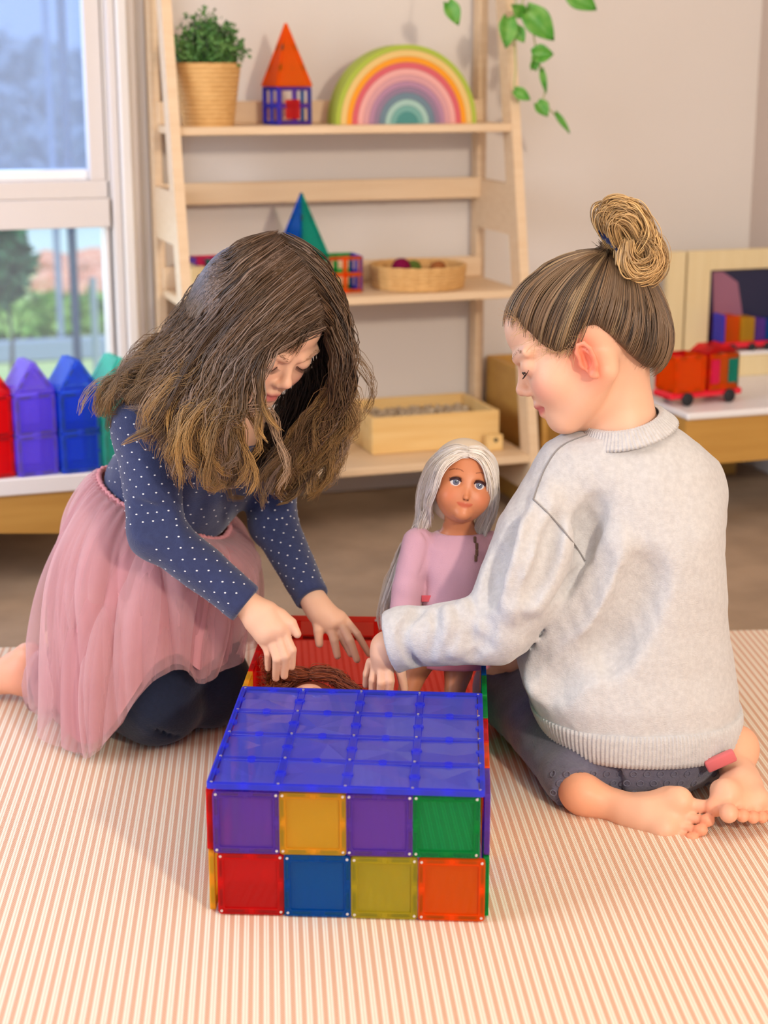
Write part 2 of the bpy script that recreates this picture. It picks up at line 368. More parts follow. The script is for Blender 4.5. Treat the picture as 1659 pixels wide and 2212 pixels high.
for k in (-1, 1):
    for s_ in (-1, 1):
        _mg.box((k*T*.24, 0, s_*(T/2-.0036)), (T*.26, .004, .0026)); _mg.box((s_*(T/2-.0036), 0, k*T*.24), (.0026, .004, T*.26))
mag_me = _mg.mesh('magnet', M['magnet'])
def tile(par, color, loc, rot, rivets=True, kk='pane', pane=True):
    kk = 'front' if par.name == 'tile_box' else 'lit' if par.name.startswith('magnet_tile_house') else kk
    if color not in rim_me:
        rim_me[color] = smooth(rim_mesh(T-.0006, T-.0006, BAR, TH).mesh('tile', pm(color, 'rim')), 40)
    o = link('tile', rim_me[color], None, par, loc, rot)
    key = (color, kk)
    if key not in rim_me: rim_me[key] = pane_me.copy(); rim_me[key].materials.append(pm(color, kk))
    if pane: link('pane', rim_me[key], None, o)
    link('magnet', mag_me, None, o)
    if rivets:
        for sx in (-1, 1):
            for sz in (-1, 1): link('rivet', rivet1, None, o, (sx*(T/2-BAR*.55), 0, sz*(T/2-BAR*.55)))
    return o
bo = cw(np.array([-.189, 1.687, RUGZ])); BXR = -(YAW+math.radians(2.7))
tb = thing('tile_box', 'open box of coloured see-through magnetic tiles under a blue lid plate on the striped rug', 'toy box', bo, BXR)
z0 = .0018
for r_, cols in ((1, ('purple', 'yellow', 'purple', 'green')), (0, ('red', 'blue', 'olive', 'orange'))):
    for i, c_ in enumerate(cols):
        dx = .0035 if r_ == 0 else 0
        tile(tb, c_, (T*(i+.5)+dx-(.001*i if r_ else 0), .0-(.0012*i if r_ == 0 else 0), T*(r_+.5)+z0+(.0025*(1-r_) if i == 0 and 0 else 0)), (0, 0, 0))
NL = 8
rightU = ['purple', 'orange', 'red', 'green', 'green', 'blue', 'yellow', 'purple']; rightL = ['green', 'purple', 'yellow', 'red', 'blue', 'orange', 'green', 'red']
leftU = ['red', 'purple', 'orange', 'blue', 'yellow', 'red', 'red', 'green']; leftL = ['yellow', 'red', 'green', 'purple', 'orange', 'blue', 'red', 'yellow']
for k in range(NL):
    for r_, (L_, R_) in ((0, (leftL, rightL)), (1, (leftU, rightU))):
        tile(tb, L_[k], (-.0035-(.001 if r_ else 0), T*(k+.5)+.003, T*(r_+.5)+z0), (0, 0, PI/2), False)
        tile(tb, R_[k], (4*T+.0045, T*(k+.5)+.003, T*(r_+.5)+z0), (0, 0, PI/2), False)
for i in range(4):
    pass
def plate(par, color, kk='plate'):
    """big 4 x 4 plate: rim, ribs between cells, faceted cell panes, rivets"""
    S = 4*T; b = rim_mesh(S+.006, S+.006, BAR*.8, .0065)
    for k in (1, 2, 3):
        x = -S/2+k*T
        b.span((x-.0045, -.0018, -S/2), (x+.0045, .0018, S/2), .0008); b.span((-S/2, -.0018, x-.0045), (S/2, .0018, x+.0045), .0008)
    for i in range(4):
        for j in range(4):
            cx, cz = -S/2+T*(i+.5), -S/2+T*(j+.5)
            for dx, dz in ((0, T/2), (0, -T/2), (T/2, 0), (-T/2, 0)):
                b.lathe([(.0048, -.0022), (.0048, .0022)], (cx+dx*.96, 0, cz+dz*.96), 10, Matrix.Rotation(PI/2, 3, 'X'))
    o = link('plate', smooth(b.mesh('plate', pm(color, 'rim')), 40), None, par)
    q = random.Random(3); V = []; F = []
    for i in range(4):
        for j in range(4):
            cx, cz = -S/2+T*(i+.5), -S/2+T*(j+.5); h = T/2-.004
            ring = [(-h, -h), (0, -h), (h, -h), (h, 0), (h, h), (0, h), (-h, h), (-h, 0)]; n0 = len(V)
            V.append((cx+q.uniform(-.012, .012), q.uniform(-.0016, .0016), cz+q.uniform(-.012, .012)))
            for x, z in ring: V.append((cx+x, q.uniform(-.0012, .0012), cz+z))
            for k in range(8): F.append((n0, n0+1+k, n0+1+(k+1) % 8))
    link('pane', pymesh('pane', V, F, pm(color, kk), False), None, o)
    mg = B()
    for k in range(8):
        x = -S/2+S*(k+.5)/8
        for s_ in (-1, 1): mg.box((x, 0, s_*(S/2-.0005)), (.022, .004, .0026)); mg.box((s_*(S/2-.0005), 0, x), (.0026, .004, .022))
    mg.build('magnet', mat('magnet_teal', srgb(10, 70, 110), .4, .5), o)
    for i in range(5):
        for j in range(5): link('rivet', rivet1, None, o, (-S/2+T*i*.985+.002, 0, -S/2+T*j*.985+.002))
    return o
pl = plate(tb, 'indigo'); pl.rotation_euler = (PI/2-.012, .012, 0); pl.location = (2*T-.0015, 2*T-.010, 2*T+.0085)
# back wall: one long red plate with a tall top rail, pocketed magnets and rivets
b = B(); W2 = 2*T; HB = 2*T
b.span((-W2, -.003, HB-.0075), (W2, .003, HB), .0012); b.span((-W2, -.003, HB-.036), (W2, .003, HB-.029), .0012); b.span((-W2, -.003, 0), (W2, .003, .007), .0012)
for x in (-W2+.0035, W2-.0035): b.span((x-.0035, -.003, .007), (x+.0035, .003, HB-.0075), .001)
for k in range(1, 8): x = -W2+W2*2*k/8; b.span((x-.003, -.0028, HB-.029), (x+.003, .0028, HB-.0075), .0008)
bpl = b.build('back_plate', pm('coral', 'thin'), tb, None, (2*T, NL*T+.006, z0))
B().span((-W2+.007, -.0009, .007), (W2-.007, .0009, HB-.0075)).build('pane', pm('coral', 'back'), bpl)
mb = B()
for k in range(8): mb.box((-W2+W2*2*(k+.5)/8, 0, HB-.0325), (.026, .004, .0036))
mb.build('magnet', M['magnet'], bpl)
for k in range(5):
    for zz in (.0035, HB-.004): link('rivet', rivet1, None, bpl, (-W2*.975+W2*1.95*k/4, 0, zz))
gt = tile(tb, 'green', (T*.5+.004, T*.5+.001, .0012), (PI/2, 0, 0), False); gt.scale = (1, .3, 1)
# ================================================================ ladder shelf
LX0, LX1 = .646, 1.377
yf = lambda z: 3.085+.2*z
sh = thing('ladder_shelf', 'tall birch plywood ladder shelf with sloping front legs against the back wall', 'shelf', ((LX0+LX1)/2, 3.3, 0))
ox, oy = (LX0+LX1)/2, 3.3
for sx in (-1, 1):
    xx = sx*((LX1-LX0)/2-.01); b = B()
    b.span((xx-.01, 3.435-oy, 0), (xx+.01, 3.472-oy, 1.6), .002)
    f = lambda u, v, h: (h, u, v)
    b.prism([(yf(0)-oy, 0), (yf(0)+.05-oy, 0), (yf(1.6)+.05-oy, 1.6), (yf(1.6)-oy, 1.6)], xx-.01, xx+.01, f)
    for za, zb in ((.585, .688), (.06, .13), (1.3, 1.36)):
        b.prism([(yf(za)+.03-oy, za), (3.45-oy, za-.0), (3.45-oy, zb), (yf(zb)+.03-oy, zb)], xx-.0095, xx+.0095, f)
    b.build('side_frame', M['birch'], sh)
ZS = {'top': ww(700, 272, 3.26)[2], 'mid': wz(900, 640, .4)[2], 'low': .14}
ZS['top'] = ww(700, 272, 3.25)[2]; ZS['mid'] = ww(900, 637, 3.18)[2]
for k, zt in (('low', .14), ('mid', ZS['mid']), ('top', ZS['top']), ('x', 1.30)):
    B().span((-.3545, yf(zt)-oy+.004, zt-.016), (.3545, 3.434-oy, zt), .002).build('shelf_board', M['birch'], sh)
for zt in (ZS['mid'], ZS['top']):
    B().span((-.3545, 3.422-oy, zt), (.3545, 3.434-oy, zt+.045), .002).build('back_rail', M['birch'], sh)
za, zb = ww(700, 436, 3.42)[2], ww(700, 390, 3.42)[2]
B().span((-.3545, 3.422-oy, za), (.3545, 3.4345-oy, zb), .002).build('cross_rail', M['birch'], sh)

def on_shelf(px, yw, z): p = ww(px, 500, yw); return (p[0], yw, z)
# potted plant
zt = ZS['top']
pp = thing('potted_plant', 'bushy green plant in a tapered woven tan pot on the top shelf', 'plant', on_shelf(457, 3.33, zt))
M['woven'] = mat('woven_straw', srgb(222, 178, 116), .8, .2, noise=(60, .5, srgb(196, 146, 84), (1, 1, 3)))
b = B(); prof = []
for i in range(29):
    t = i/28; prof.append((.050+.017*t+.0011*math.cos(i*PI), .121*t))
b.lathe([(.0, 0)]+prof+[(.060, .121), (.058, .105), (0, .104)], n=40); b.build('pot', M['woven'], pp, 50)
q = random.Random(8); V = []; F = []
def leaf_at(p, d, L_, w_, V, F):
    d = d.normalized(); s_ = d.cross(Vector((q.uniform(-1, 1), q.uniform(-1, 1), q.uniform(-1, 1)))).normalized()*w_
    n0 = len(V); up = d.cross(s_).normalized()*w_*.25
    V += [p, p+d*L_*.45+s_, p+d*L_+up, p+d*L_*.45-s_, p+d*L_*.5-up]; F += [(n0, n0+1, n0+4), (n0+1, n0+2, n0+4), (n0+2, n0+3, n0+4), (n0+3, n0, n0+4)]
stems = B()
for k in range(150):
    a = q.uniform(0, 2*PI); r = q.uniform(0, 1)**.6; top = Vector((math.cos(a)*r*.078, math.sin(a)*r*.06, .13+.085*(1-r*r*.75)*q.uniform(.55, 1.1)))
    base_ = Vector((math.cos(a)*r*.035, math.sin(a)*r*.035, .10))
    if k % 3 == 0: stems.tube([base_, (base_+top)/2+Vector((0, 0, .01)), top], .0007, 4)
    for j in range(16):
        t = q.uniform(.3, 1.05); p = base_.lerp(top, t)+Vector((q.gauss(0, .005), q.gauss(0, .005), q.gauss(0, .004)))
        leaf_at(p, Vector((q.gauss(0, 1), q.gauss(0, 1), q.gauss(.4, 1))), q.uniform(.008, .014), q.uniform(.003, .005), V, F)
fo = link('foliage', pymesh('foliage', V, F, mat('small_leaf', srgb(58, 104, 46), .5, .4, noise=(22, .9, srgb(112, 158, 84))), False), None, pp); stems.build('stem', M['bark'], pp)

# orange pyramid tower on a purple square-window cube
def tri_tile(par, color, base_w, h, name='triangle_tile'):
    b = B(); a = base_w/2; bw = .006
    o_ = [(-a, 0), (a, 0), (0, h)]
    def ins(d):
        sl = math.hypot(a, h); k = h/sl; x = a-d*(sl+a)/h; return [(-x, d), (x, d), (0, h-d*sl/a)]
    i_ = ins(bw*.9)
    for z in (0,):
        A = [[b.bm.verts.new((x, zz, y)) for x, y in P] for P, zz in ((o_, -.003), (o_, .003), (i_, .003), (i_, -.003))]
        for k in range(4):
            P, Q = A[k], A[(k+1) % 4]
            for j in range(3): b.bm.faces.new((P[j], P[(j+1) % 3], Q[(j+1) % 3], Q[j]))
    o = link(name, b.mesh(name, pm(color, 'rim')), None, par)
    p = B().prism(i_, -.0008, .0008, lambda x, y, z: (x, z, y)).build('pane', pm(color), o)
    m = B()
    for k in (.3, .62):
        for s_ in (-1, 1):
            x = s_*a*(1-k)*.93; ang = math.atan2(h, a)
            m.box((x, 0, h*k), (.012, .0035, .0024), R=Matrix.Rotation(s_*ang, 3, 'Y'))
    m.build('magnet', M['magnet'], o)
    return o
def pyramid(par, cols, w_, slant, z, rz=0, c=(0, 0)):
    tilt = math.asin(min(.99, (w_/2)/slant))
    for k in range(4):
        o = tri_tile(par, cols[k], w_, slant); a = rz+k*PI/2
        o.matrix_local = Matrix.Translation((c[0], c[1], z)) @ Matrix.Rotation(a, 4, 'Z') @ Matrix.Translation((0, -w_/2, 0)) @ Matrix.Rotation(-tilt, 4, 'X')
def cube(par, cols, z=0, rz=0, c=(0, 0), lattice=False, top=False):
    for k in range(4):
        col_ = cols[k % len(cols)]; a = rz+k*PI/2
        Mx = Matrix.Translation((c[0], c[1], z+T/2)) @ Matrix.Rotation(a, 4, 'Z') @ Matrix.Translation((0, -T/2+.003, 0))
        o = tile(par, col_, (0, 0, 0), (0, 0, 0), False, pane=not lattice); o.matrix_local = Mx
        if lattice:
            for s_ in (0, 1):
                g = B().box((0, 0, 0), (.009 if s_ else T*.86, .0058, T*.86 if s_ else .009), .001).build('window_bar', pm(col_, 'rim'), o)
tw = thing('magnet_tile_tower', 'orange see-through pyramid roof on a purple cube house, top shelf', 'toy', on_shelf(624, 3.35, zt))
cube(tw, ['purple', 'blue', 'purple', 'indigo'], rz=.18, lattice=True)
B().span((-.014, -.0405, .012), (.016, -.0385, .050), .001).build('door', pm('red', 'rim'), tw)
pyramid(tw, ['bright']*4, T, .127, T+.001, .18)
# nested rainbow
RB = [(.153, .143, (166, 182, 62), 'lime green'), (.143, .130, (222, 188, 116), 'sandy yellow'), (.130, .119, (236, 152, 24), 'orange'), (.119, .107, (208, 92, 100), 'coral red'),
      (.107, .095, (226, 164, 156), 'light pink'), (.095, .083, (206, 150, 152), 'dusty rose'), (.083, .072, (172, 128, 152), 'mauve'), (.072, .061, (140, 118, 140), 'grey purple'),
      (.061, .048, (106, 128, 140), 'slate blue'), (.048, .036, (158, 190, 178), 'pale mint'), (.036, .024, (112, 164, 154), 'sea green')]
rp = on_shelf(868, 3.345, zt)
for i, (ro, ri, c_, nm) in enumerate(RB):
    b = B(); n = 40; ro -= .0005
    pts = [(ro*math.cos(PI*k/n), ro*1.03*math.sin(PI*k/n)) for k in range(n+1)]+[(ri*math.cos(PI*k/n), ri*1.03*math.sin(PI*k/n)) for k in range(n, -1, -1)]
    A = [b.bm.verts.new((x, -.032, y)) for x, y in pts]; C_ = [b.bm.verts.new((x, .032, y)) for x, y in pts]; m_ = len(pts)
    for k in range(n): b.bm.faces.new((A[k], A[k+1], A[m_-2-k], A[m_-1-k])); b.bm.faces.new((C_[k+1], C_[k], C_[m_-1-k], C_[m_-2-k]))
    for k in range(m_): b.bm.faces.new((A[k], A[(k+1) % m_], C_[(k+1) % m_], C_[k]))
    o = b.build('rainbow_arch', mat('painted_wood_'+nm.replace(' ', '_'), srgb(*c_), .55, .3), None, 40, rp)
    tag(o, ('outermost ' if i == 0 else '')+nm+' wooden arch of the nested rainbow on the top shelf', 'toy arch', 'nested arches of the rainbow')
b = B(); b.prism([(.0235*math.cos(PI*k/20), .0245*math.sin(PI*k/20)) for k in range(21)], -.032, .032, lambda x, y, z: (x, z, y))
o = b.build('rainbow_core', mat('painted_wood_teal', srgb(74, 138, 132), .55, .3), None, 40, rp); tag(o, 'solid teal half disc at the middle of the nested rainbow', 'toy arch', 'nested arches of the rainbow')

# middle shelf
zm = ZS['mid']
bk = thing('wicker_basket', 'shallow round coiled wicker basket on the middle shelf', 'basket', on_shelf(903, 3.30, zm))
b = B()
for i in range(7):
    t = i/6; r = .094+.005*t; pts = [(r*math.cos(2*PI*k/72), r*math.sin(2*PI*k/72), .0045+.0068*i) for k in range(72)]
    b.tube(pts, [.0041+.0006*math.sin(k*2.1) for k in range(72)], 6, True)
b.lathe([(0, 0), (.09, 0), (.092, .004), (0, .004)], n=40); b.build('coil', M['woven'], bk, 60)
q = random.Random(2)
for i, (x, y, c_, lab, r) in enumerate([(-.04, -.01, (120, 20, 60), 'dark crimson felt ball at the left inside the wicker basket', .02), (.0, .03, (90, 110, 50), 'olive felt ball in the middle of the wicker basket', .018), (.045, .0, (150, 90, 50), 'brown felt ball at the right inside the wicker basket', .018)]):
    bb = B(); bmesh.ops.create_icosphere(bb.bm, subdivisions=3, radius=r)
    for v in bb.bm.verts: v.co *= 1+.07*math.sin(v.co.x*400)*math.cos(v.co.z*380+v.co.y*300)
    o = bb.build('felt_ball', mat('felt', srgb(*c_), 1, .05), None, 60, (bk.location[0]+x, bk.location[1]+y, zm+.0045+r+(.018 if i == 0 else .012))); tag(o, lab, 'ball', 'felt balls in the basket')
t2 = thing('magnet_tile_castle', 'tall blue and green see-through pyramid on cubes beside an orange window cube, middle shelf', 'toy', on_shelf(652, 3.30, zm))
cube(t2, ['green', 'blue', 'indigo', 'teal']); cube(t2, ['orange', 'indigo', 'green', 'teal'], c=(T+.003, -.012), lattice=True)
pyramid(t2, ['teal', 'teal', 'indigo', 'blue'], T, .130, T+.001, .5)
o = B().span((-.018, -.05, 0), (.018, .05, .062), .003).build('wooden_block_box', M['pale'], None, None, on_shelf(416, 3.31, zm)); tag(o, 'plain pale wooden box at the left end of the middle shelf', 'box')
t3 = thing('magnet_tile_cube', 'mauve see-through tile cube right of the pale box, middle shelf', 'toy', on_shelf(452, 3.33, zm)); cube(t3, ['pink', 'purple', 'pink', 'purple'])
t4 = thing('magnet_tile_stack', 'teal and blue see-through cube nearly hidden behind long brown hair, middle shelf', 'toy', on_shelf(488, 3.28, zm)); cube(t4, ['teal', 'indigo', 'blue', 'teal'], rz=.2)

# bottom shelf: crate, shells, small lidded box, block
cA, cB, cC = wz(806, 984, .141), wz(1088, 968, .141), wz(737, 936, .141)
cr = thing('wooden_crate', 'low open pine crate full of pale shells on the bottom shelf', 'crate', ((cA[0]+cB[0])/2, (cA[1]+.11), .1405))
cw_, cd_, ch_ = (cB[0]-cA[0])/2, .105, .078
for (a_, b2) in (((-cw_, -cd_, .0), (cw_, -cd_+.01, ch_)), ((-cw_, cd_-.01, 0), (cw_, cd_, ch_)), ((-cw_, -cd_+.0102, 0), (-cw_+.01, cd_-.0102, ch_)), ((cw_-.01, -cd_+.0102, 0), (cw_, cd_-.0102, ch_)), ((-cw_+.0102, -cd_+.0102, 0), (cw_-.0102, cd_-.0102, .006))):
    B().span(a_, b2, .0015).build('panel', M['pine'], cr)
q = random.Random(3); b = B()
for k in range(420):
    x, y = q.uniform(-cw_+.018, cw_-.018), q.uniform(-cd_+.018, cd_-.018); s_ = q.uniform(.005, .009)
    r = bmesh.ops.create_icosphere(b.bm, subdivisions=1, radius=s_)['verts']; R_ = Matrix.Rotation(q.uniform(0, 3), 3, 'X')
    for v in r: v.co = R_ @ Vector((v.co.x, v.co.y*.7, v.co.z*.5))+Vector((x, y, .052+q.uniform(-.004, .007)))
b.span((-cw_+.012, -cd_+.012, .007), (cw_-.012, cd_-.012, .05))
o = b.build('shells', mat('shell', srgb(196, 176, 148), .7, .3, noise=(80, .8, srgb(150, 126, 100))), None, None, cr.location); tag(o, 'pale beige shells filling the pine crate', 'shells', None, 'stuff')
p = wz(1066, 972, .14); kb = thing('wooden_hook_block', 'small pine block with a dark round hole at the front corner of the crate', 'block', (p[0]+.0, p[1], .1402))
B().span((-.017, -.012, 0), (.017, .012, .034), .002).build('block', M['pine'], kb)
B().lathe([(.0045, -.001), (.0045, .001)], (.0, -.0125, .024), 12, Matrix.Rotation(PI/2, 3, 'X')).build('hole', M['black'], kb)
p = wz(722, 984, .14); lb = thing('lidded_box', 'small peach wooden box with a pale blue lid left of the crate', 'box', (p[0], p[1]+.02, .1402))
B().span((-.02, -.02, 0), (.02, .02, .034), .002).build('body', M['birch'], lb); B().span((-.0205, -.0205, .034), (.0205, .0205, .043), .002).build('lid', mat('pale_blue_paint', srgb(160, 200, 200), .5, .3), lb)

# low chest between the ladder shelf and the right bench
ct = thing('wooden_chest', 'open-topped ochre wooden chest right of the ladder shelf', 'chest', (1.498, 3.30, 0))
CH = ww(1070, 768, 3.44)[2]
for a_, b2 in (((-.108, .14, 0), (.108, .152, CH)), ((-.108, -.17, 0), (-.094, .139, CH-.0)), ((.094, -.17, 0), (.108, .139, CH)), ((-.0935, -.17, 0), (.0935, -.158, CH*.55)), ((-.0935, -.157, .02), (.0935, .139, .03))):
    B().span(a_, b2, .003).build('panel', M['ochre'], ct)

# ================================================================ right bench with truck and framed mirror
BZ = .25
rb = thing('right_bench', 'low ochre wooden bench with a white top under the framed panel', 'bench', (1.77, 3.12, 0))
def bench(root, x0, x1, y0, y1, z, legs, arch=0):
    B().span((x0, y0, z-.014), (x1, y1, z), .003).build('bench_top', M['benchtop'], root)
    n = 24; top = z-.0145; pts = [(x1, top), (x0, top)]
    for k in range(n+1):
        u = k/n; pts.append((x0+(x1-x0)*u, top-.095+arch*math.sin(PI*u)**1.0))
    B().prism(pts, y0+.006, y0+.024, lambda x, y, h: (x, h, y)).build('apron', M['ochre'], root)
    B().span((x0+.01, y1-.02, z-.10), (x1-.01, y1-.004, z-.0145)).build('apron', M['ochre'], root)
    for lx, ly in legs: B().span((lx-.022, ly-.02, 0), (lx+.022, ly+.02, z-.0145), .003).build('leg', M['ochre'], root)
bench(rb, -.155, .28, -.20, .30, BZ, [(-.13, -.15), (.19, .24), (-.13, .24)])
PY = 3.33
x0, z0_ = ww(1441, 640, PY)[0], BZ; z1_ = ww(1550, 541, PY)[2]; xd = ww(1482, 640, PY)[0]; xi = ww(1534, 640, PY)[0]; zi = ww(1580, 583, PY)[2]
fp = thing('framed_panel', 'pale wooden framed mirror, its dark reflection painted on, standing at the back of the right bench', 'panel', (x0, PY, BZ))
def fpart(n_, m_, a_, b2, bev=.002): return B().span((a_[0]-x0, a_[1], a_[2]-BZ), (b2[0]-x0, b2[1], b2[2]-BZ), bev).build(n_, m_, fp)
fpart('side_board', M['pale'], (x0, 0, BZ), (xd-.003, .02, z1_)); fpart('frame', M['pale'], (xd+.002, 0, BZ), (xi, .018, z1_)); fpart('frame', M['pale'], (xi, 0, zi), (2.05, .018, z1_))
fpart('mirror_board', mat('painted_dark_reflection', srgb(36, 38, 66), .25, .5), (xi, .012, BZ), (2.05, .016, zi), 0)  # opaque navy board, the mirror's dark reflection put into its colour
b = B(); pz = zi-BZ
b.prism([(xi-x0+.02, 0.09), (xi-x0+.10, .09), (xi-x0+.075, pz-.03), (xi-x0+.035, pz-.004), (xi-x0+.01, pz-.004)], .0105, .0118, lambda x, y, h: (x, h, y)); b.build('pink_reflection', mat('painted_pink_reflection', srgb(150, 98, 118), .4, .4), fp)  # pink reflection in the mirror, painted as a flat patch
zl = ww(1620, 768, 3.27)[2]
lg = thing('white_ledge', 'narrow white ledge with a pale front, built solid as the bench reflection in the framed mirror', 'ledge', (1.98, 3.29, BZ))  # added solid stand-in for the bench top reflected in the mirror
B().span((-.065, -.034, zl-BZ+.004), (.065, .036, zl-BZ+.012), .002).build('ledge_top', M['benchtop'], lg); B().span((-.065, -.032, 0), (.065, -.02, zl-BZ+.0035), .002).build('ledge_front', M['pale'], lg); B().span((-.065, .02, 0), (.065, .034, zl-BZ+.0035), .002).build('ledge_back', M['pale'], lg)
def wheels(root, xs, y, r, z):
    for x in xs:
        for s_ in (-1, 1): B().lathe([(.003, -.004), (r*.8, -.004), (r, -.002), (r, .002), (r*.8, .004), (.003, .004)], (x, s_*y, z+r), 20, Matrix.Rotation(PI/2, 3, 'X')).build('wheel', M['black'], root, 40)
redp = clear_plastic('red_chassis', srgb(240, 40, 60), .85, .2)
_lw = ww(1598, 745, 3.28)
tr = thing('reflected_tile_train', 'low red-based toy train of orange, yellow, purple and blue tiles built solid as a mirror reflection', 'toy', (_lw[0], 3.286, zl+.0125))  # added solid train in place of the one seen reflected in the mirror
B().span((-.055, -.024, .008), (.085, .024, .020), .003).build('chassis', redp, tr); wheels(tr, (-.03, .02, .06), .026, .009, 0)
for i, c_ in enumerate(('indigo', 'orange', 'yellow', 'purple', 'blue')):
    w0 = [-.056, -.046, -.008, .030, .058][i]; w1 = [-.048, -.012, .027, .055, .085][i]
    B().span((w0, -.022, .021), (w1, .022, .021+.062-.004*i), .002).build('tile_wall', pm(c_, 'rim'), tr)
_tk = wz(1495, 852, BZ)
tk = thing('magnet_tile_truck', 'red-based toy truck carrying orange, pink and teal see-through tile cubes on the right bench', 'toy', (1.70, 3.03, BZ+.0005), .12)
B().span((-.095, -.034, .014), (.085, .034, .028), .004).build('chassis', redp, tk); wheels(tk, (-.055, .05), .036, .014, 0)
B().span((.05, -.03, .075), (.09, .03, .084+.025), .003)
cube(tk, ['orange', 'orange', 'red', 'orange'], z=.0285, c=(-.050, 0)); cube(tk, ['orange', 'teal', 'red', 'red'], z=.0285, c=(.033, 0))
for nm, c_, xa, xb in (('pink_window', 'pink', .0, .02), ('teal_window', 'teal', .043, .066)):
    B().span((xa, -.0395, .042), (xb, -.0375, .092), .002).build(nm, pm(c_, 'rim'), tk)
B().prism([(-.006, .1042), (.072, .1042), (.052, .117), (.012, .117)], -.03, .03, lambda x, y, h: (x, h, y)).build('roof_tile', pm('red', 'rim'), tk)

# ================================================================ left bench with tile houses
hb = at(75, 1029, 2.965); hw = cw(hb)
lb_ = thing('left_bench', 'low ochre wooden bench with an arched apron and white front lip below the window', 'bench', (-.3, hw[1]+.15, 0))
zl_ = hb[2]; fy = -.15-.055
bench(lb_, -.9, .78, fy, .28, zl_, [(-.85, .2), (.73, .2), (-.85, fy+.05)], .05)
B().span((-.9, fy-.002, zl_-.02), (.78, fy+.008, zl_+.012), .003).build('front_lip', M['benchtop'], lb_)
def house(px, cols, lab):
    p = at(px, 1029, 2.965+(px-75)*.0001); p = cw(p)
    h = thing('magnet_tile_house', lab, 'toy', (p[0], hw[1]+T/2+(.0), zl_+.001), .22, 'tile houses on the left bench')
    cube(h, cols); cube(h, cols[1:]+cols[:1] if False else cols, z=T+.001)
    for s_ in (-1, 1):
        o = tri_tile(h, cols[0], T, .056, 'gable_tile'); o.location = (0, s_*(T/2-.003), 2*T+.003)
        o = B().span((-.037, -.0028, -.034), (.037, .0028, .034), .002).build('roof_tile', pm(cols[0], 'thin'), h); a = math.atan2(.056, T/2)
        o.matrix_local = Matrix.Translation((s_*(T/4+.002), 0, 2*T+.032)) @ Matrix.Rotation(s_*a, 4, 'Y') @ Matrix.Rotation(PI/2, 4, 'X')
        o.scale = (.9, 1, 1)
house(-20, ['rose']*4, 'red see-through tile house cut by the left edge of the photo')
house(76, ['lilac']*4, 'purple see-through tile house with a pointed roof, between red and blue ones')
house(174, ['sky', 'aqua', 'sky', 'sky'], 'blue see-through tile house with a pointed roof')
house(268, ['aqua']*4, 'teal see-through tile house mostly hidden behind brown hair')

# ================================================================ trailing plant
pv = thing('trailing_plant', 'trailing pothos vines with heart-shaped green leaves hanging at the right leg of the shelf', 'plant', (1.33, 3.40, 1.301))
b = B().lathe([(0, 0), (.045, 0), (.06, .1), (.055, .1), (.04, .09), (0, .09)], n=28); b.build('pot', M['benchtop'], pv, 50)
gl = mat('pothos_leaf', srgb(74, 148, 44), .45, .5, noise=(60, .6, srgb(134, 182, 84)), tr=0); gs = mat('pothos_stem', srgb(172, 178, 112), .5, .4)
def PV(px, py, Yw=3.24): return Vector(ww(px, py, Yw))-pv.location
def vine(pts, r=.0016): B().tube([Vector((0.03, -.05, .1)), Vector((.04, -.12, .08))]+[PV(*p) for p in pts], r, 6).build('stem', gs, pv, 60)
vine([(1118, -40), (1112, 30), (1112, 90), (1114, 150), (1110, 190), (1120, 222)]); vine([(1135, -40), (1128, 10), (1150, 60), (1160, 120), (1180, 185), (1172, 220), (1205, 255)]); vine([(1200, -60), (1230, -30), (1245, -5)]); vine([(980, -60), (972, -10), (970, 12)])
def heart(px, py, tx, ty, w_, Yw=3.235, curl=.3, seed=0):
    """leaf from its stalk point to its tip (pixels), width in m"""
    a = PV(px, py, Yw); c = PV(tx, ty, Yw-.008); d = c-a; L_ = d.length; d.normalize(); n_ = Vector((-.3+.3*math.sin(seed), -1, .25)).normalized(); s_ = d.cross(n_).normalized(); n_ = s_.cross(d)
    V, F = [], []; nu, nv = 9, 7
    for i in range(nu):
        t = i/(nu-1); wd = w_*.5*(math.sin(PI*min(1, t*.92+.08))**.7)*(1.25-.75*t)
        for j in range(nv):
            u = j/(nv-1)*2-1
            V.append(a+d*(L_*t-(.10*L_*abs(u) if i == 0 else 0))+s_*wd*u+n_*(abs(u)**1.5*wd*.45*curl*2+.2*curl*L_*math.sin(t*PI)-.003*math.cos(u*3)))
    for i in range(nu-1):
        for j in range(nv-1): k = i*nv+j; F.append((k, k+1, k+nv+1, k+nv))
    me = pymesh('leaf', V, F, gl); o = link('leaf', me, None, pv)
    m = o.modifiers.new('solid', 'SOLIDIFY'); m.thickness = .0008
for i, a_ in enumerate([(968, 5, 990, 55, .034), (1098, 38, 1092, 104, .044), (1136, 22, 1196, 88, .058), (1225, -22, 1288, 22, .05), (1150, 118, 1195, 118, .040), (1152, 150, 1156, 118, .02), (1170, 150, 1180, 202, .014), (1112, 195, 1145, 216, .026), (1160, 222, 1182, 252, .034), (1200, 245, 1230, 288, .014), (1128, 30, 1105, 10, .03), (1112, 60, 1132, 92, .03)]):
    heart(*a_, seed=i*1.7, curl=.15 if i % 2 else .3)
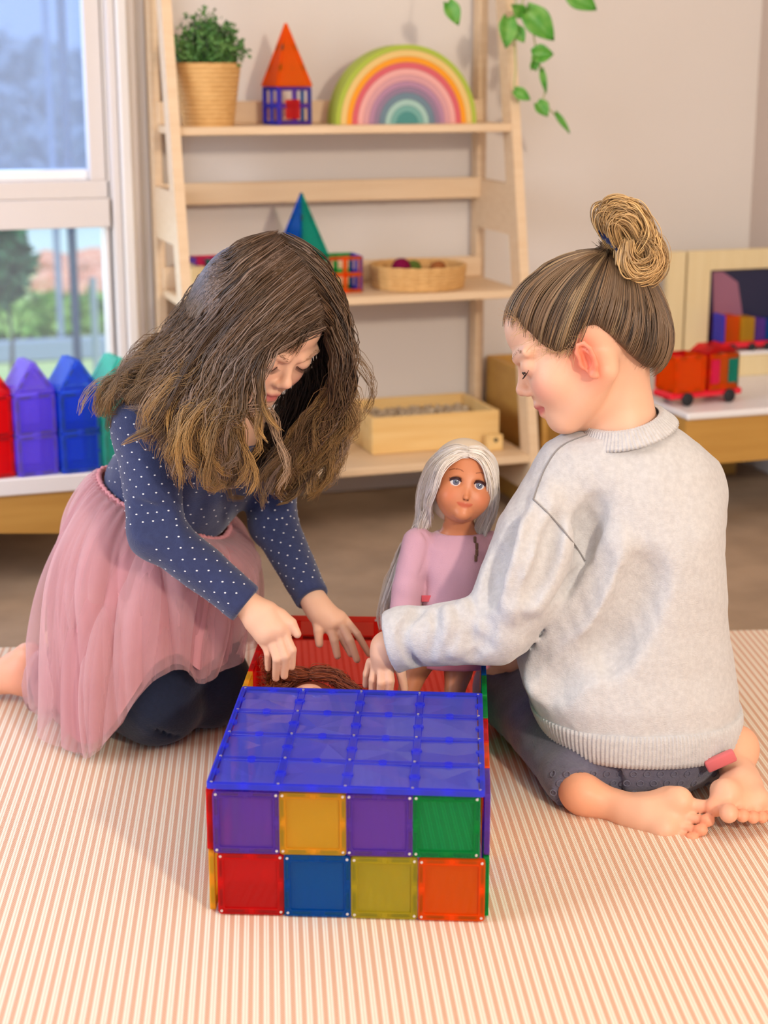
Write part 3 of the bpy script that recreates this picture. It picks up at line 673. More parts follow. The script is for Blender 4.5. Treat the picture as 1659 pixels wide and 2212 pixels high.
# ================================================================ implicit-surface modelling for bodies and clothes
CR, CU, CT = np.array([1., 0, 0]), np.array([0, math.sin(PITCH), math.cos(PITCH)]), np.array([0, -math.cos(PITCH), math.sin(PITCH)])
def cv(a, b, c): v = a*CR+b*CU+c*CT; return v/np.linalg.norm(v)
def cz(px, Y, z):
    zc = Y*math.cos(PITCH)-(z-CAMH)*math.sin(PITCH); return np.array([(px-829.5)/FPX*zc, Y, z])
def nz(v): v = np.asarray(v, float); return v/np.linalg.norm(v)
class Fld:
    def __init__(s): s.ops = []
    def add(s, fn, lo, hi, mode='u', k=.01): s.ops.append((fn, np.asarray(lo, np.float32)-k-.03, np.asarray(hi, np.float32)+k+.03, mode, k)); return s
    def ell(s, c, rad, fr=None, mode='u', k=.01):
        c = np.asarray(c, float); rad = np.asarray(rad, float); fr = np.eye(3) if fr is None else np.asarray(fr, float)
        e = np.sqrt(((fr*rad[:, None])**2).sum(0)); A = fr.T.astype(np.float32); cc = c.astype(np.float32); r = rad.astype(np.float32)
        def fn(p):
            q = (p-cc)@A; k0 = np.sqrt(((q/r)**2).sum(1))+1e-6; k1 = np.sqrt(((q/(r*r))**2).sum(1))+1e-6; return k0*(k0-1)/k1
        return s.add(fn, c-e, c+e, mode, k)
    def cap(s, a, b, ra, rb, mode='u', k=.01):
        a = np.asarray(a, float); b = np.asarray(b, float); lo = np.minimum(a, b)-max(ra, rb); hi = np.maximum(a, b)+max(ra, rb)
        ab = (b-a).astype(np.float32); L2 = float(ab@ab)+1e-12; a_ = a.astype(np.float32)
        def fn(p):
            q = p-a_; t = np.clip((q@ab)/L2, 0, 1); return np.sqrt(((q-t[:, None]*ab)**2).sum(1))-(ra+t*(rb-ra))
        return s.add(fn, lo, hi, mode, k)
    def chain(s, pts, rad, mode='u', k=.01):
        for i in range(len(pts)-1): s.cap(pts[i], pts[i+1], rad[i], rad[i+1], mode, k)
        return s
    def stack(s, o, fr, hs, cx, cy, a, b, n=2.4, mode='u', k=.01):
        """body of super-elliptic sections along fr[2]"""
        o = np.asarray(o, np.float32); A = np.asarray(fr, float).T.astype(np.float32); hs = np.asarray(hs, float)
        fr_ = np.asarray(fr, float); Cn = np.asarray(o, float)+np.asarray(cx, float)[:, None]*fr_[0]+np.asarray(cy, float)[:, None]*fr_[1]+hs[:, None]*fr_[2]
        rr_ = np.maximum(np.asarray(a), np.asarray(b))[:, None]; lo = (Cn-rr_).min(0); hi = (Cn+rr_).max(0)
        def fn(p):
            q = (p-o)@A; h = q[:, 2]; X = np.interp(h, hs, cx); Y = np.interp(h, hs, cy); a_ = np.interp(h, hs, a); b_ = np.interp(h, hs, b)
            m = (np.abs((q[:, 0]-X)/a_)**n+np.abs((q[:, 1]-Y)/b_)**n)**(1/n); d = (m-1)*np.minimum(a_, b_)
            return np.maximum(d, np.maximum(hs[0]-h, h-hs[-1])).astype(np.float32)
        return s.add(fn, lo, hi, mode, k)
    def cut(s, o, n, k=.004):
        o = np.asarray(o, np.float32); n_ = nz(n).astype(np.float32)
        s.ops.append((lambda p: (p-o)@n_, None, None, 'c', k)); return s
    def disp(s, fn): s.ops.append((fn, None, None, 'd', 0)); return s
    def __call__(s, p):
        p = np.asarray(p, np.float32); d = np.full(len(p), .25, np.float32)
        for fn, lo, hi, mode, k in s.ops:
            if mode == 'd': d = d+fn(p); continue
            if mode == 'c': e = fn(p); h = np.clip(.5-.5*(d-e)/k, 0, 1); d = d*(1-h)+e*h+k*h*(1-h); continue
            m = ((p > lo) & (p < hi)).all(1)
            if not m.any(): continue
            e = fn(p[m]); c = d[m]
            if mode == 'u': h = np.clip(.5+.5*(c-e)/k, 0, 1); d[m] = c*(1-h)+e*h-k*h*(1-h)
            else: h = np.clip(.5-.5*(c+e)/k, 0, 1); d[m] = c*(1-h)-e*h+k*h*(1-h)
        return d
    def bounds(s):
        L = [o for o in s.ops if o[3] == 'u']; return np.min([o[1] for o in L], 0), np.max([o[2] for o in L], 0)
def wob(seed, freq, amp, n=5, aniso=(1, 1, 1)):
    q = np.random.RandomState(seed); K = (q.normal(size=(n, 3))*freq*np.array(aniso)).astype(np.float32); ph = q.uniform(0, 6.28, n).astype(np.float32)
    return lambda p: (np.sin(p@K.T+ph).sum(1)*amp/n**.5).astype(np.float32)
def iso(F, lo, hi, h, skip=()):
    lo = np.asarray(lo, float); n = np.ceil((np.asarray(hi)-lo)/h/8).astype(int)*8; nb = n//8
    g = [lo[i]+(np.arange(nb[i])+.5)*8*h for i in range(3)]
    bc = np.stack(np.meshgrid(*g, indexing='ij'), -1).reshape(-1, 3)
    d = F(bc); D = np.repeat(np.repeat(np.repeat(d.reshape(nb), 8, 0), 8, 1), 8, 2)
    act = np.abs(d) < 8*h*.87*1.5+.004; idx = np.stack(np.unravel_index(np.nonzero(act)[0], nb), 1)
    loc = np.stack(np.meshgrid(range(8), range(8), range(8), indexing='ij'), -1).reshape(-1, 3)
    for a in range(0, len(idx), 1200):
        I = (idx[a:a+1200, None, :]*8+loc[None]).reshape(-1, 3); D[I[:, 0], I[:, 1], I[:, 2]] = F(lo+I*h)
    S = D < 0; c = S[:-1, :-1, :-1]; al = c.copy(); an = c.copy()
    for i in (0, 1):
        for j in (0, 1):
            for k in (0, 1):
                if i+j+k: x = S[i:n[0]-1+i, j:n[1]-1+j, k:n[2]-1+k]; al &= x; an |= x
    C = np.argwhere(an & ~al); id_ = np.full(an.shape, -1, np.int32); id_[C[:, 0], C[:, 1], C[:, 2]] = np.arange(len(C))
    cor = [(i, j, k) for i in (0, 1) for j in (0, 1) for k in (0, 1)]
    val = np.stack([D[C[:, 0]+i, C[:, 1]+j, C[:, 2]+k] for i, j, k in cor], 1); P = np.zeros((len(C), 3)); cnt = np.zeros(len(C))
    for x in range(8):
        for y in range(x+1, 8):
            A, Bc = np.array(cor[x]), np.array(cor[y])
            if np.abs(A-Bc).sum() != 1: continue
            va, vb = val[:, x], val[:, y]; m = (va < 0) != (vb < 0); t = va[m]/(va[m]-vb[m])
            P[m] += A+(Bc-A)*t[:, None]; cnt[m] += 1
    V = lo+(C+P/cnt[:, None])*h; Q = []
    for ax in range(3):
        o1, o2 = [(1, 2), (2, 0), (0, 1)][ax]; sl = [slice(1, -1)]*3; sl[ax] = slice(0, n[ax]-1)
        sa = [slice(1, n[i]-1) for i in range(3)]; sb = list(sa); sa[ax] = slice(0, n[ax]-1); sb[ax] = slice(1, n[ax])
        E = S[tuple(sa)] != S[tuple(sb)]; e = np.argwhere(E); flip = S[tuple(sa)][e[:, 0], e[:, 1], e[:, 2]]
        off = np.array([1, 1, 1]); off[ax] = 0; e = e+off
        u1 = np.zeros(3, int); u1[o1] = 1; u2 = np.zeros(3, int); u2[o2] = 1
        q = np.stack([id_[tuple((e-w_).T)] for w_ in (u1+u2, u2, np.zeros(3, int), u1)], 1)
        q[~flip] = q[~flip][:, ::-1]; Q.append(q[(q >= 0).all(1)])
    Q = np.concatenate(Q)
    for a, b in skip:
        c_ = V[Q].mean(1); Q = Q[~((c_ > np.asarray(a)+h) & (c_ < np.asarray(b)-h)).all(1)]
    used = np.unique(Q); mp = np.full(len(V), -1, np.int32); mp[used] = np.arange(len(used)); return V[used], mp[Q]
def body_mesh(name, F, regions, h, m, base, colfn=None, lohi=None, relax=1):
    parts = []
    lo, hi = lohi or F.bounds()
    for a, b, hh in regions: parts.append(iso(F, a, b, hh))
    parts.append(iso(F, lo, hi, h, [(a, b) for a, b, _ in regions]))
    V = []; Q = []; n = 0
    for v, q in parts: V.append(v); Q.append(q+n); n += len(v)
    V = np.concatenate(V); Q = np.concatenate(Q)
    for _ in range(relax):
        acc = np.zeros_like(V); c = np.zeros(len(V))
        for i in range(4):
            np.add.at(acc, Q[:, i], V[Q[:, (i+1) % 4]]+V[Q[:, i-1]]); np.add.at(c, Q[:, i], 2)
        V = V*.5+.5*acc/np.maximum(c, 1)[:, None]
    me = npmesh(name, V-base, Q, m)
    if colfn is not None: paint(me, colfn(V))
    return me
def paint(me, c):
    a = me.color_attributes.new('Col', 'FLOAT_COLOR', 'POINT'); c = np.asarray(c, np.float32)
    if c.shape[1] == 3: c = np.concatenate([c, np.ones((len(c), 1), np.float32)], 1)
    a.data.foreach_set('color', np.ascontiguousarray(c).ravel())
def lin(r, g, b): return np.array(srgb(r, g, b)[:3])
def march(F, px, py, off=0., t0=1.2, t1=3.2):
    """first point of F on the line of sight through a pixel, lifted by off"""
    d = ray(px, py); ts = np.linspace(t0, t1, 900); P = np.array([0, 0, CAMH])+ts[:, None]*d; v = F(P); i = np.nonzero(v < off)[0]
    if len(i) == 0: i = [int(np.argmin(v))]
    j = int(i[0])
    if j > 0 and v[j-1] > off and v[j] < off: w_ = (v[j-1]-off)/(v[j-1]-v[j]); return P[j-1]*(1-w_)+P[j]*w_
    return P[j]
def outward(F, P, off, it=4):
    P = P.copy(); e = .002
    for _ in range(it):
        d = F(P); m = d < off
        if not m.any(): break
        q = P[m]; g = np.stack([F(q+np.eye(3)[i]*e)-F(q-np.eye(3)[i]*e) for i in range(3)], 1); g /= np.linalg.norm(g, axis=1)[:, None]+1e-9
        P[m] = q+g*(off-d[m])[:, None]
    return P
# ---- head, in a head frame: f forward, u up, r to the figure's right; origin between the ears at eye height
def head(F, O, f, u, s, ears=(-1, 1), child=1, cheek=1., lids=True):
    f = nz(f); u = nz(u-f*(u@f)); r = np.cross(f, u); fr = np.stack([f, u, r])
    P = lambda a, b, c=0: O+s*(a*f+b*u+c*r)
    E = lambda c, rad, mode='u', k=.01: F.ell(P(*c), np.array(rad)*s, fr, mode, k*s)
    C = lambda a, b, ra, rb, mode='u', k=.008: F.cap(P(*a), P(*b), ra*s, rb*s, mode, k*s)
    E((-.004, .022, 0), (.084, .070, .070))
    E((.022, .040, 0), (.062, .046, .058), k=.02)                                   # forehead
    E((.030, -.020, 0), (.052, .056, .052), k=.02)                                   # mid face
    E((.040, -.046, 0), (.040, .034, .036), k=.02)                                   # muzzle
    E((.062, -.070, 0), (.018, .014, .018), k=.014)                                  # chin
    for sd in (-1, 1):
        C((.0, -.040, sd*.052), (.058, -.072, sd*.014), .016, .012, k=.022)           # jaw
        E((.052, -.026, sd*.031), (.026*cheek, .024*cheek, .024*cheek), k=.016)       # cheek
        E((.088, .002, sd*.030), (.016, .010, .016), 's', .012)                       # socket
        C((.083, .014, sd*.013), (.070, .015, sd*.046), .006, .006, k=.010)          # brow
        if lids: E((.0705, .000, sd*.029), (.0138, .0130, .0145), k=.003)             # closed lid
        C((.0885, -.026, sd*.0075), (.084, -.027, sd*.009), .0048, .0045, k=.004)     # ala
        E((.0905, -.031, sd*.0042), (.0030, .0022, .0022), 's', .002)                 # nostril
    C((.080, .006, 0), (.0915, -.018, 0), .0050, .0062, k=.008); E((.0935, -.0205, 0), (.0068, .0064, .0072), k=.005)
    C((.084, -.032, 0), (.085, -.040, 0), .0022, .0020, k=.004)                      # philtrum
    C((.0835, -.0445, -.007), (.0835, -.0445, .007), .0042, .0042, k=.004); C((.0835, -.0445, .004), (.074, -.0480, .018), .0040, .0020, k=.004); C((.0835, -.0445, -.004), (.074, -.0480, -.018), .0040, .0020, k=.004)
    C((.0810, -.0550, -.006), (.0810, -.0550, .006), .0048, .0048, k=.004); C((.0810, -.0550, .004), (.073, -.0505, .017), .0044, .0018, k=.004); C((.0810, -.0550, -.004), (.073, -.0505, -.017), .0044, .0018, k=.004)
    C((.0885, -.0497, -.008), (.0885, -.0497, .008), .0016, .0016, 's', .002); C((.0870, -.0497, .008), (.076, -.0495, .019), .0016, .001, 's', .002); C((.0870, -.0497, -.008), (.076, -.0495, -.019), .0016, .001, 's', .002)
    for sd in ears:
        eo = np.array([.015, -.022]); Rr = .065
        fe = np.stack([f*.93-r*sd*.35, u, r*sd*.93+f*.35]); fe /= np.linalg.norm(fe, axis=1)[:, None]
        pc = P(eo[0]-.004, eo[1], sd*(Rr+.006)); s0 = s; s = s0*.85; q = lambda a, b, c=0, s=s: pc+s*(a*fe[0]+b*fe[1]+c*fe[2])
        F.ell(pc, np.array([.0125, .0235, .0045])*s, fe, 'u', .004*s); F.cap(P(eo[0], eo[1]+.004, sd*.060), pc, .010*s, .008*s, 'u', .006*s)
        F.ell(q(.002, -.001, .006), np.array([.0085, .0150, .0078])*s, fe, 's', .002*s)
        hx = [q(.009, .004, .003), q(.009, .014, .004), q(.003, .0225, .005), q(-.006, .0215, .006), q(-.0112, .012, .0065), q(-.0118, .0, .0065), q(-.009, -.011, .005), q(-.003, -.019, .003)]
        F.chain(hx, np.array([.0031]*6+[.0034, .0036])*s, 'u', .002*s)
        F.chain([q(-.002, .014, .004), q(-.0075, .004, .0045), q(-.006, -.008, .004), q(.002, -.0125, .004)], np.array([.0018, .0022, .0022, .0022])*s, 'u', .002*s)
        F.cap(q(.002, -.021, .002), q(-.002, -.024, .002), .0052*s, .0045*s, 'u', .003*s); F.cap(q(.0115, -.001, .002), q(.011, -.006, .002), .0034*s, .003*s, 'u', .003*s); s = s0
    return dict(O=O, f=f, u=u, r=r, s=s, P=P)
def hloc(H, V): q = (V-H['O'])/H['s']; return q@H['f'], q@H['u'], q@H['r']
def fingers(F, chains, palm, r0=.0068, rp=.0125, pk=.008):
    """palm: list of (point, radius) blobs; chains: point lists root to tip, the first is the thumb"""
    for i in range(len(palm)-1): F.cap(palm[i][0], palm[i+1][0], palm[i][1], palm[i+1][1], 'u', pk)
    for j, ch in enumerate(chains):
        rr = r0*.95*(1.12 if j == 0 else [1, 1, 1.02, .98, .86][min(j, 4)]); n = len(ch)
        F.chain(ch, [rr*(1.08-.30*i/(n-1)) for i in range(n)], 'u', .0012)
def nail(root, p, d, n_, w_, m): 
    d = nz(d); n_ = nz(n_-d*(n_@d)); s_ = np.cross(d, n_); b = B()
    return p, d, n_, s_
def foot(F, heel, L, Wd, s, toes=True):
    """sole-up foot; L heel->toes, Wd towards the big toe, N sole normal"""
    L = nz(L); Wd = nz(Wd-L*(Wd@L)); N = np.cross(L, Wd); 
    if N@CT < 0: N = -N
    fr = np.stack([L, Wd, N]); P = lambda a, b, c: heel+s*(a*L+b*Wd+c*N)
    E = lambda c, rad, mode='u', k=.01: F.ell(P(*c), np.array(rad)*s, fr, mode, k*s)
    E((0, 0, -.004), (.028, .024, .026)); F.cap(P(.01, 0, -.012), P(.075, -.004, -.012), .021*s, .022*s, 'u', .016*s)
    F.cap(P(.06, -.010, -.010), P(.108, -.018, -.008), .016*s, .0155*s, 'u', .014*s); F.cap(P(.08, .006, -.012), P(.118, .019, -.008), .018*s, .0165*s, 'u', .014*s)
    E((.105, .002, -.012), (.026, .034, .013), k=.012); E((.058, .030, .010), (.034, .014, .014), 's', .016)
    E((.117, .020, -.001), (.014, .013, .010), k=.008); E((.105, -.020, -.002), (.013, .011, .009), k=.008)
    for i, (a, b, rr) in enumerate([(.162, .0205, .0118), (.156, .0030, .0084), (.151, -.0105, .0080), (.143, -.0225, .0076), (.133, -.0335, .0074)]):
        F.cap(P(a-.030, b*.9, -.012), P(a-.008, b, -.010), rr*.78*s, rr*.66*s, 'u', .003*s); E((a, b, -.006), (rr*1.12, rr*.94, rr*.95), k=.0010)
    return fr, P
def onto(F, c, D_, off, r0=.14):
    D_ = D_/np.linalg.norm(D_, axis=1)[:, None]; t_ = np.full(len(D_), r0)
    for _ in range(30): v = F(c+D_*t_[:, None]); t_ = t_-np.clip(v-off, -.01, .02)*.8
    return c+D_*t_[:, None]
# ---- strands
def catmull(K, n):
    K = np.asarray(K, float); m = len(K); t = np.linspace(0, m-1, n); i = np.clip(t.astype(int), 0, m-2); x = (t-i)[:, None]
    g = lambda j: K[np.clip(j, 0, m-1)]
    a, b, c, d = g(i-1), g(i), g(i+1), g(i+2); return .5*(2*b+(c-a)*x+(2*a-5*b+4*c-d)*x*x+(3*b-a-3*c+d)*x**3)
def strands(name, G, rad, m, base, cols, parent, sides=3, taper=.25):
    """G (N,n,3) centre lines; rad (N,) ; cols (N,n,3)"""
    N, n, _ = G.shape; t = np.gradient(G, axis=1); t /= np.linalg.norm(t, axis=2)[..., None]+1e-9
    ref = np.array([.3, -.9, .31]); a = np.cross(t, ref); a /= np.linalg.norm(a, axis=2)[..., None]+1e-9; b = np.cross(t, a)
    w_ = rad[:, None]*(np.clip(1.0-(np.linspace(0, 1, n)**2)*(1-taper), 0, 1)*np.minimum(1, np.linspace(0, 1, n)*7+.25))[None]
    ring = np.stack([G+(a*math.cos(2*PI*k/sides)+b*math.sin(2*PI*k/sides))*w_[..., None] for k in range(sides)], 2)
    V = ring.reshape(-1, 3); I = np.arange(N*n*sides).reshape(N, n, sides); A = I[:, :-1]; C = I[:, 1:]
    Q = np.stack([A, np.roll(A, -1, 2), np.roll(C, -1, 2), C], -1).reshape(-1, 4)
    me = npmesh(name, V-base, Q, m); paint(me, np.repeat(cols[:, :, None], sides, 2).reshape(-1, 3)); return link(name, me, None, parent)
def sheet(keys, N, n=26, jit=.006, thick=.012, wave=(.0, .006), wl=.055, seed=0, clump=0, tipjit=.03, curl=0., curlr=.02, lenv=.28):
    """strands interpolated between neighbouring key curves, gathered in clumps, with waves that grow to the tips"""
    q = np.random.RandomState(seed); K = np.stack([catmull(k, n) for k in keys]); m = len(keys)
    nc = clump or max(1, N//26); cvv = q.uniform(0, m-1, nc); ci = q.randint(0, nc, N); v = np.clip(cvv[ci]+q.normal(0, .10, N), 0, m-1.001)
    i = v.astype(int); x = (v-i)[:, None, None]; G = K[i]*(1-x)+K[np.minimum(i+1, m-1)]*x
    tt = np.linspace(0, 1, n)[None, :, None]
    if lenv:
        lf = np.clip(q.uniform(1-lenv, 1.03, nc)[ci]+q.normal(0, .02, N), .4, 1.04); u_ = np.linspace(0, 1, n)[None]*lf[:, None]*(n-1); a_ = np.clip(u_.astype(int), 0, n-2); x_ = (u_-a_)[..., None]
        G = np.take_along_axis(G, a_[..., None], 1)*(1-x_)+np.take_along_axis(G, a_[..., None]+1, 1)*x_
    depth = q.uniform(-1, 0.2, nc)[ci][:, None, None]*thick; G = G-CT*depth*-1*np.minimum(1, tt*4)
    G = G+q.normal(0, jit, (N, 1, 3))*(.45+1.1*np.sin(PI*np.minimum(1, tt*.75+.1))-.75*tt**3)+q.normal(0, tipjit, (nc, 3))[ci][:, None]*tt**2*.6
    arc = np.concatenate([np.zeros((N, 1)), np.cumsum(np.linalg.norm(np.diff(G, axis=1), axis=2), 1)], 1)
    ph = (q.uniform(0, 6.28, nc)[ci]+q.normal(0, .35, N))[:, None]; amp = (wave[0]+(wave[1]-wave[0])*tt[..., 0]**1.3)*q.uniform(.5, 1.4, nc)[ci][:, None]
    w1 = arc/wl*2*PI/ q.uniform(.8, 1.3, nc)[ci][:, None]
    G = G+(np.sin(w1+ph)*amp)[..., None]*CR+(np.cos(w1*.9+ph*1.3)*amp*.7)[..., None]*CT
    if curl:
        tc_ = np.clip((tt[..., 0]-(1-curl))/curl, 0, 1); cr = q.uniform(.5, 1.2, nc)[ci][:, None]*curlr; sg = np.where(q.rand(nc)[ci] > .5, 1, -1)[:, None]; th = tc_*q.uniform(3.5, 6.5, nc)[ci][:, None]
        G = G+((np.cos(th)-1)*cr*sg*tc_)[..., None]*CR+(np.sin(th)*cr*np.minimum(1, tc_*2))[..., None]*CU+((np.sin(th*.8))*cr*.5*tc_)[..., None]*CT
        G = G+(tc_*cr*.9)[..., None]*CU*.6
    return G, ci, q
def hair_mat(name, rough=.42, spec=.55):
    m = mat(name, (1, 1, 1, 1), rough, spec, vcol=True); p = m.node_tree.nodes['Principled BSDF']; p.inputs['Anisotropic'].default_value = .0; return m
def skin_mat(name): return mat(name, (1, 1, 1, 1), .48, .35, bump=(260, .05), sss=.12, vcol=True)
M['skin'] = skin_mat('skin'); M['hair'] = hair_mat('hair')
def skin_cols(V, H, base=(244, 208, 186), extra=(), lipc=(196, 110, 102)):
    c = np.tile(lin(*base), (len(V), 1)); f, u, r = hloc(H, V)
    def blend(w_, col): nonlocal c; w_ = np.clip(w_, 0, 1)[:, None]; c = c*(1-w_)+lin(*col)*w_
    g = lambda a, b, d, ra, rb, rd: np.exp(-(((f-a)/ra)**2+((u-b)/rb)**2+((r-d)/rd)**2))
    for sd in (-1, 1):
        blend(.55*g(.070, -.030, sd*.038, .02, .016, .018), (234, 150, 134))
        ear = (np.abs(r-sd*.072) < .018) & (np.abs(f-.013) < .022) & (np.abs(u+.022) < .030) & (np.abs(r) > .062); ear = np.exp(-(((f-.013)/.016)**2+((u+.022)/.024)**2))*(np.abs(r) > .05); blend(ear*.85, (228, 122, 92))
        blend(.35*g(.076, -.006, sd*.030, .012, .006, .014), (214, 150, 138))
    blend(1.0*((f > .070) & (np.abs(r) < .0185*1.0))*np.exp(-(((u+.0500+.0035*(np.abs(r)/.018)**2*0)/(.0078*np.sqrt(np.clip(1-(r/.0195)**2, 0.02, 1))))**4)), lipc)
    blend(.35*g(.094, -.024, 0, .008, .008, .010), (236, 160, 140))
    for P_, R_, col, w_ in extra: blend(w_*np.exp(-(np.linalg.norm(V-P_, axis=1)/R_)**2), col)
    return c
def rib(name, pts, outs, up, hgt, r_out, m, parent, base, nrib):
    pass
# ================================================================ girl in the navy spotted top and pink tulle skirt
g1b = cz(330, 2.30, 0)*np.array([1, 1, 0])
def gthing(name, label, cat, base, group=None):
    w_ = cw(base); return thing(name, label, cat, (w_[0], w_[1], 0), -YAW, group)
G1 = gthing('person', 'kneeling girl with long loose brown hair, navy spotted top and pink tulle skirt', 'person', g1b)
H1o = at(551, 699, 2.13); f1, u1 = cv(.55, -.70, .45), cv(.50, .66, .56)
F1 = Fld(); H1 = head(F1, H1o, f1, u1, 1.0, ears=())
Nk = at(495, 905, 2.215); F1.cap(H1['P'](-.015, -.03), Nk, .036, .036, 'u', .02)
shR, shL = at(318, 925, 2.16), at(588, 975, 2.33); Ch = at(425, 985, 2.275); Wa = at(365, 1085, 2.31); Pe = at(318, 1205, 2.335)
up1 = nz(Nk-Wa); sx1 = nz((shL-shR)-up1*((shL-shR)@up1)); fr1 = np.stack([sx1, np.cross(up1, sx1), up1])
F1.ell(Ch, (.095, .070, .105), fr1, 'u', .02).ell(Wa, (.082, .066, .09), fr1, 'u', .03).ell(Pe, (.10, .09, .09), None, 'u', .03)
F1.cap(shR, Nk, .036, .034, 'u', .03).cap(shL, Nk, .036, .034, 'u', .03)
elR, wrR = at(338, 1150, 2.09), at(548, 1318, 2.06); elL, wrL = at(590, 1130, 2.30), at(682, 1305, 2.20)
F1.chain([shR, elR, wrR], [.030, .0205, .0185], 'u', .015).chain([shL, elL, wrL], [.030, .023, .018], 'u', .015)
hipR, hipL = at(270, 1240, 2.28), at(375, 1240, 2.40); knR, knL = cz(338, 2.195, .068), cz(452, 2.25, .064)
anR, anL = cz(88, 2.335, .042), cz(230, 2.50, .036)
F1.chain([hipR, knR, anR], [.070, .052, .027], 'u', .02).chain([hipL, knL, anL], [.068, .050, .027], 'u', .02)
F1.cap(anR, cz(45, 2.335, .056), .029, .030, 'u', .01).cap(cz(45, 2.335, .050), cz(-45, 2.35, .032), .030, .022, 'u', .014).cap(cz(62, 2.325, .082), cz(60, 2.33, .05), .021, .028, 'u', .014)
F1.cap(anL, cz(120, 2.55, .03), .027, .02, 'u', .012)
a = lambda L_: [at(*p) for p in L_]
fingers(F1, [a([(608, 1330, 2.055), (630, 1346, 2.05), (642, 1370, 2.045)]), a([(612, 1366, 2.045), (631, 1404, 2.035), (630, 1440, 2.04)]), a([(601, 1374, 2.04), (616, 1418, 2.03), (614, 1460, 2.04)]),
             a([(587, 1378, 2.04), (598, 1424, 2.03), (596, 1465, 2.045)]), a([(571, 1374, 2.045), (579, 1412, 2.04), (579, 1444, 2.05)])],
        [(wrR, .0175), (at(566, 1336, 2.055), .0175), (at(583, 1362, 2.047), .0170), (at(598, 1366, 2.047), .0135)])
F1.cap(at(556, 1345, 2.055), at(574, 1372, 2.05), .015, .013, 'u', .012).cap(at(580, 1325, 2.055), at(603, 1352, 2.05), .0145, .013, 'u', .012)
fingers(F1, [a([(686, 1330, 2.19), (687, 1362, 2.175), (690, 1391, 2.17)]), a([(712, 1350, 2.18), (722, 1384, 2.165), (729, 1417, 2.16)]), a([(727, 1352, 2.18), (746, 1388, 2.17), (758, 1412, 2.165)]),
             a([(736, 1346, 2.18), (756, 1384, 2.16), (771, 1425, 2.155)]), a([(745, 1338, 2.185), (772, 1370, 2.17), (797, 1413, 2.165)])],
        [(wrL, .017), (at(698, 1325, 2.19), .0175), (at(718, 1340, 2.185), .0165), (at(732, 1340, 2.185), .013)])
F1.cap(at(690, 1322, 2.19), at(704, 1345, 2.185), .014, .012, 'u', .01)
def box_of(pts, pad): P_ = np.array(pts); return P_.min(0)-pad, P_.max(0)+pad
hb1 = (H1o-.135, H1o+.135)
reg = [(*hb1, .0019), (*box_of([at(560, 1320, 2.05), at(610, 1460, 2.05)], .035), .0017), (*box_of([at(690, 1330, 2.18), at(790, 1415, 2.17)], .03), .0017), (*box_of([cz(86, 2.335, .04), cz(-30, 2.335, .05)], .05), .0035)]
link('body', body_mesh('body', F1, reg, .006, M['skin'], g1b, lambda V: skin_cols(V, H1, (228, 180, 150), extra=[(cz(40, 2.31, .06), .06, (236, 150, 118), .6)]+[(at(x, y, 2.17), .022, (206, 140, 112), .5) for x, y in ((728, 1418), (771, 1425), (797, 1414), (690, 1390))])), None, G1)
# face details: lashes, brows
def lash(H, sd, root, closed=True, n=26, col=(60, 42, 34), down=1.):
    b = B(); P = lambda *x: Vector(H['P'](*x)-root[1])
    for i in range(n):
        t = i/(n-1)*2-1; r = sd*(.029+.0115*t); f = .0838-.0016*t*t*2-.004*max(0, t)-.001; u = -.0058-.001+.0035*t*t-.0018*t*sd*0
        b.tube([P(f, u, r), P(f+.0030, u-.0022*down, r+sd*.0012*t*2), P(f+.0052, u-.0026*down+.0006, r+sd*.0026*t*2)], [.00034, .00026, .00008], 3)
    pts = [P(.0842-.0032*((i/12*2-1)**2)-.004*max(0, i/12*2-1), -.0058+.0035*(i/12*2-1)**2, sd*(.029+.0118*(i/12*2-1))) for i in range(13)]
    b.tube(pts, .00045, 5); b.build('eyelashes', mat('lash', srgb(*col), .6, .2), root[0])
def brow(H, sd, root, col, F=None):
    b = B(); q = random.Random(sd+3)
    for i in range(44):
        t = q.random(); r = sd*(.014+.032*t); u = .0145+.006*math.sin(t*PI*.8)+q.gauss(0, .0011); f = .0895-.011*t**1.8
        p = H['P'](f, u, r)
        if F is not None:
            for _ in range(3): p = p-H['f']*float(F(p[None])[0]-.0006)
        d = H['r']*sd*.8+H['u']*.35*(1-t)-H['f']*.25*t; p = Vector(p-root[1]); b.tube([p, p+Vector(nz(d))*.0045], [.00024, .0001], 3)
    b.build('eyebrow', mat('brow', srgb(*col), .6, .2), root[0])
for sd in (1, -1): lash(H1, sd, (G1, g1b)); brow(H1, sd, (G1, g1b), (150, 116, 90), F1)

# navy top
S1 = Fld(); o = .009
S1.ell(Ch, (.108, .084, .112), fr1, 'u', .03).ell(Wa+np.array([-.012, 0, -.01]), (.100, .088, .10), fr1, 'u', .05)
S1.cap(shR, Nk+up1*-.02, .043, .036, 'u', .035).cap(shL, Nk+up1*-.02, .043, .036, 'u', .035)
S1.cap(shR, elR, .045, .0345, 'u', .02); S1.cap(shL, elL, .041, .033, 'u', .02)
fa = nz(wrR-elR); fb = nz(wrL-elL)
S1.cap(elR, wrR, .0345, .0265, 'u', .014).cap(elL, wrL, .033, .025, 'u', .014)
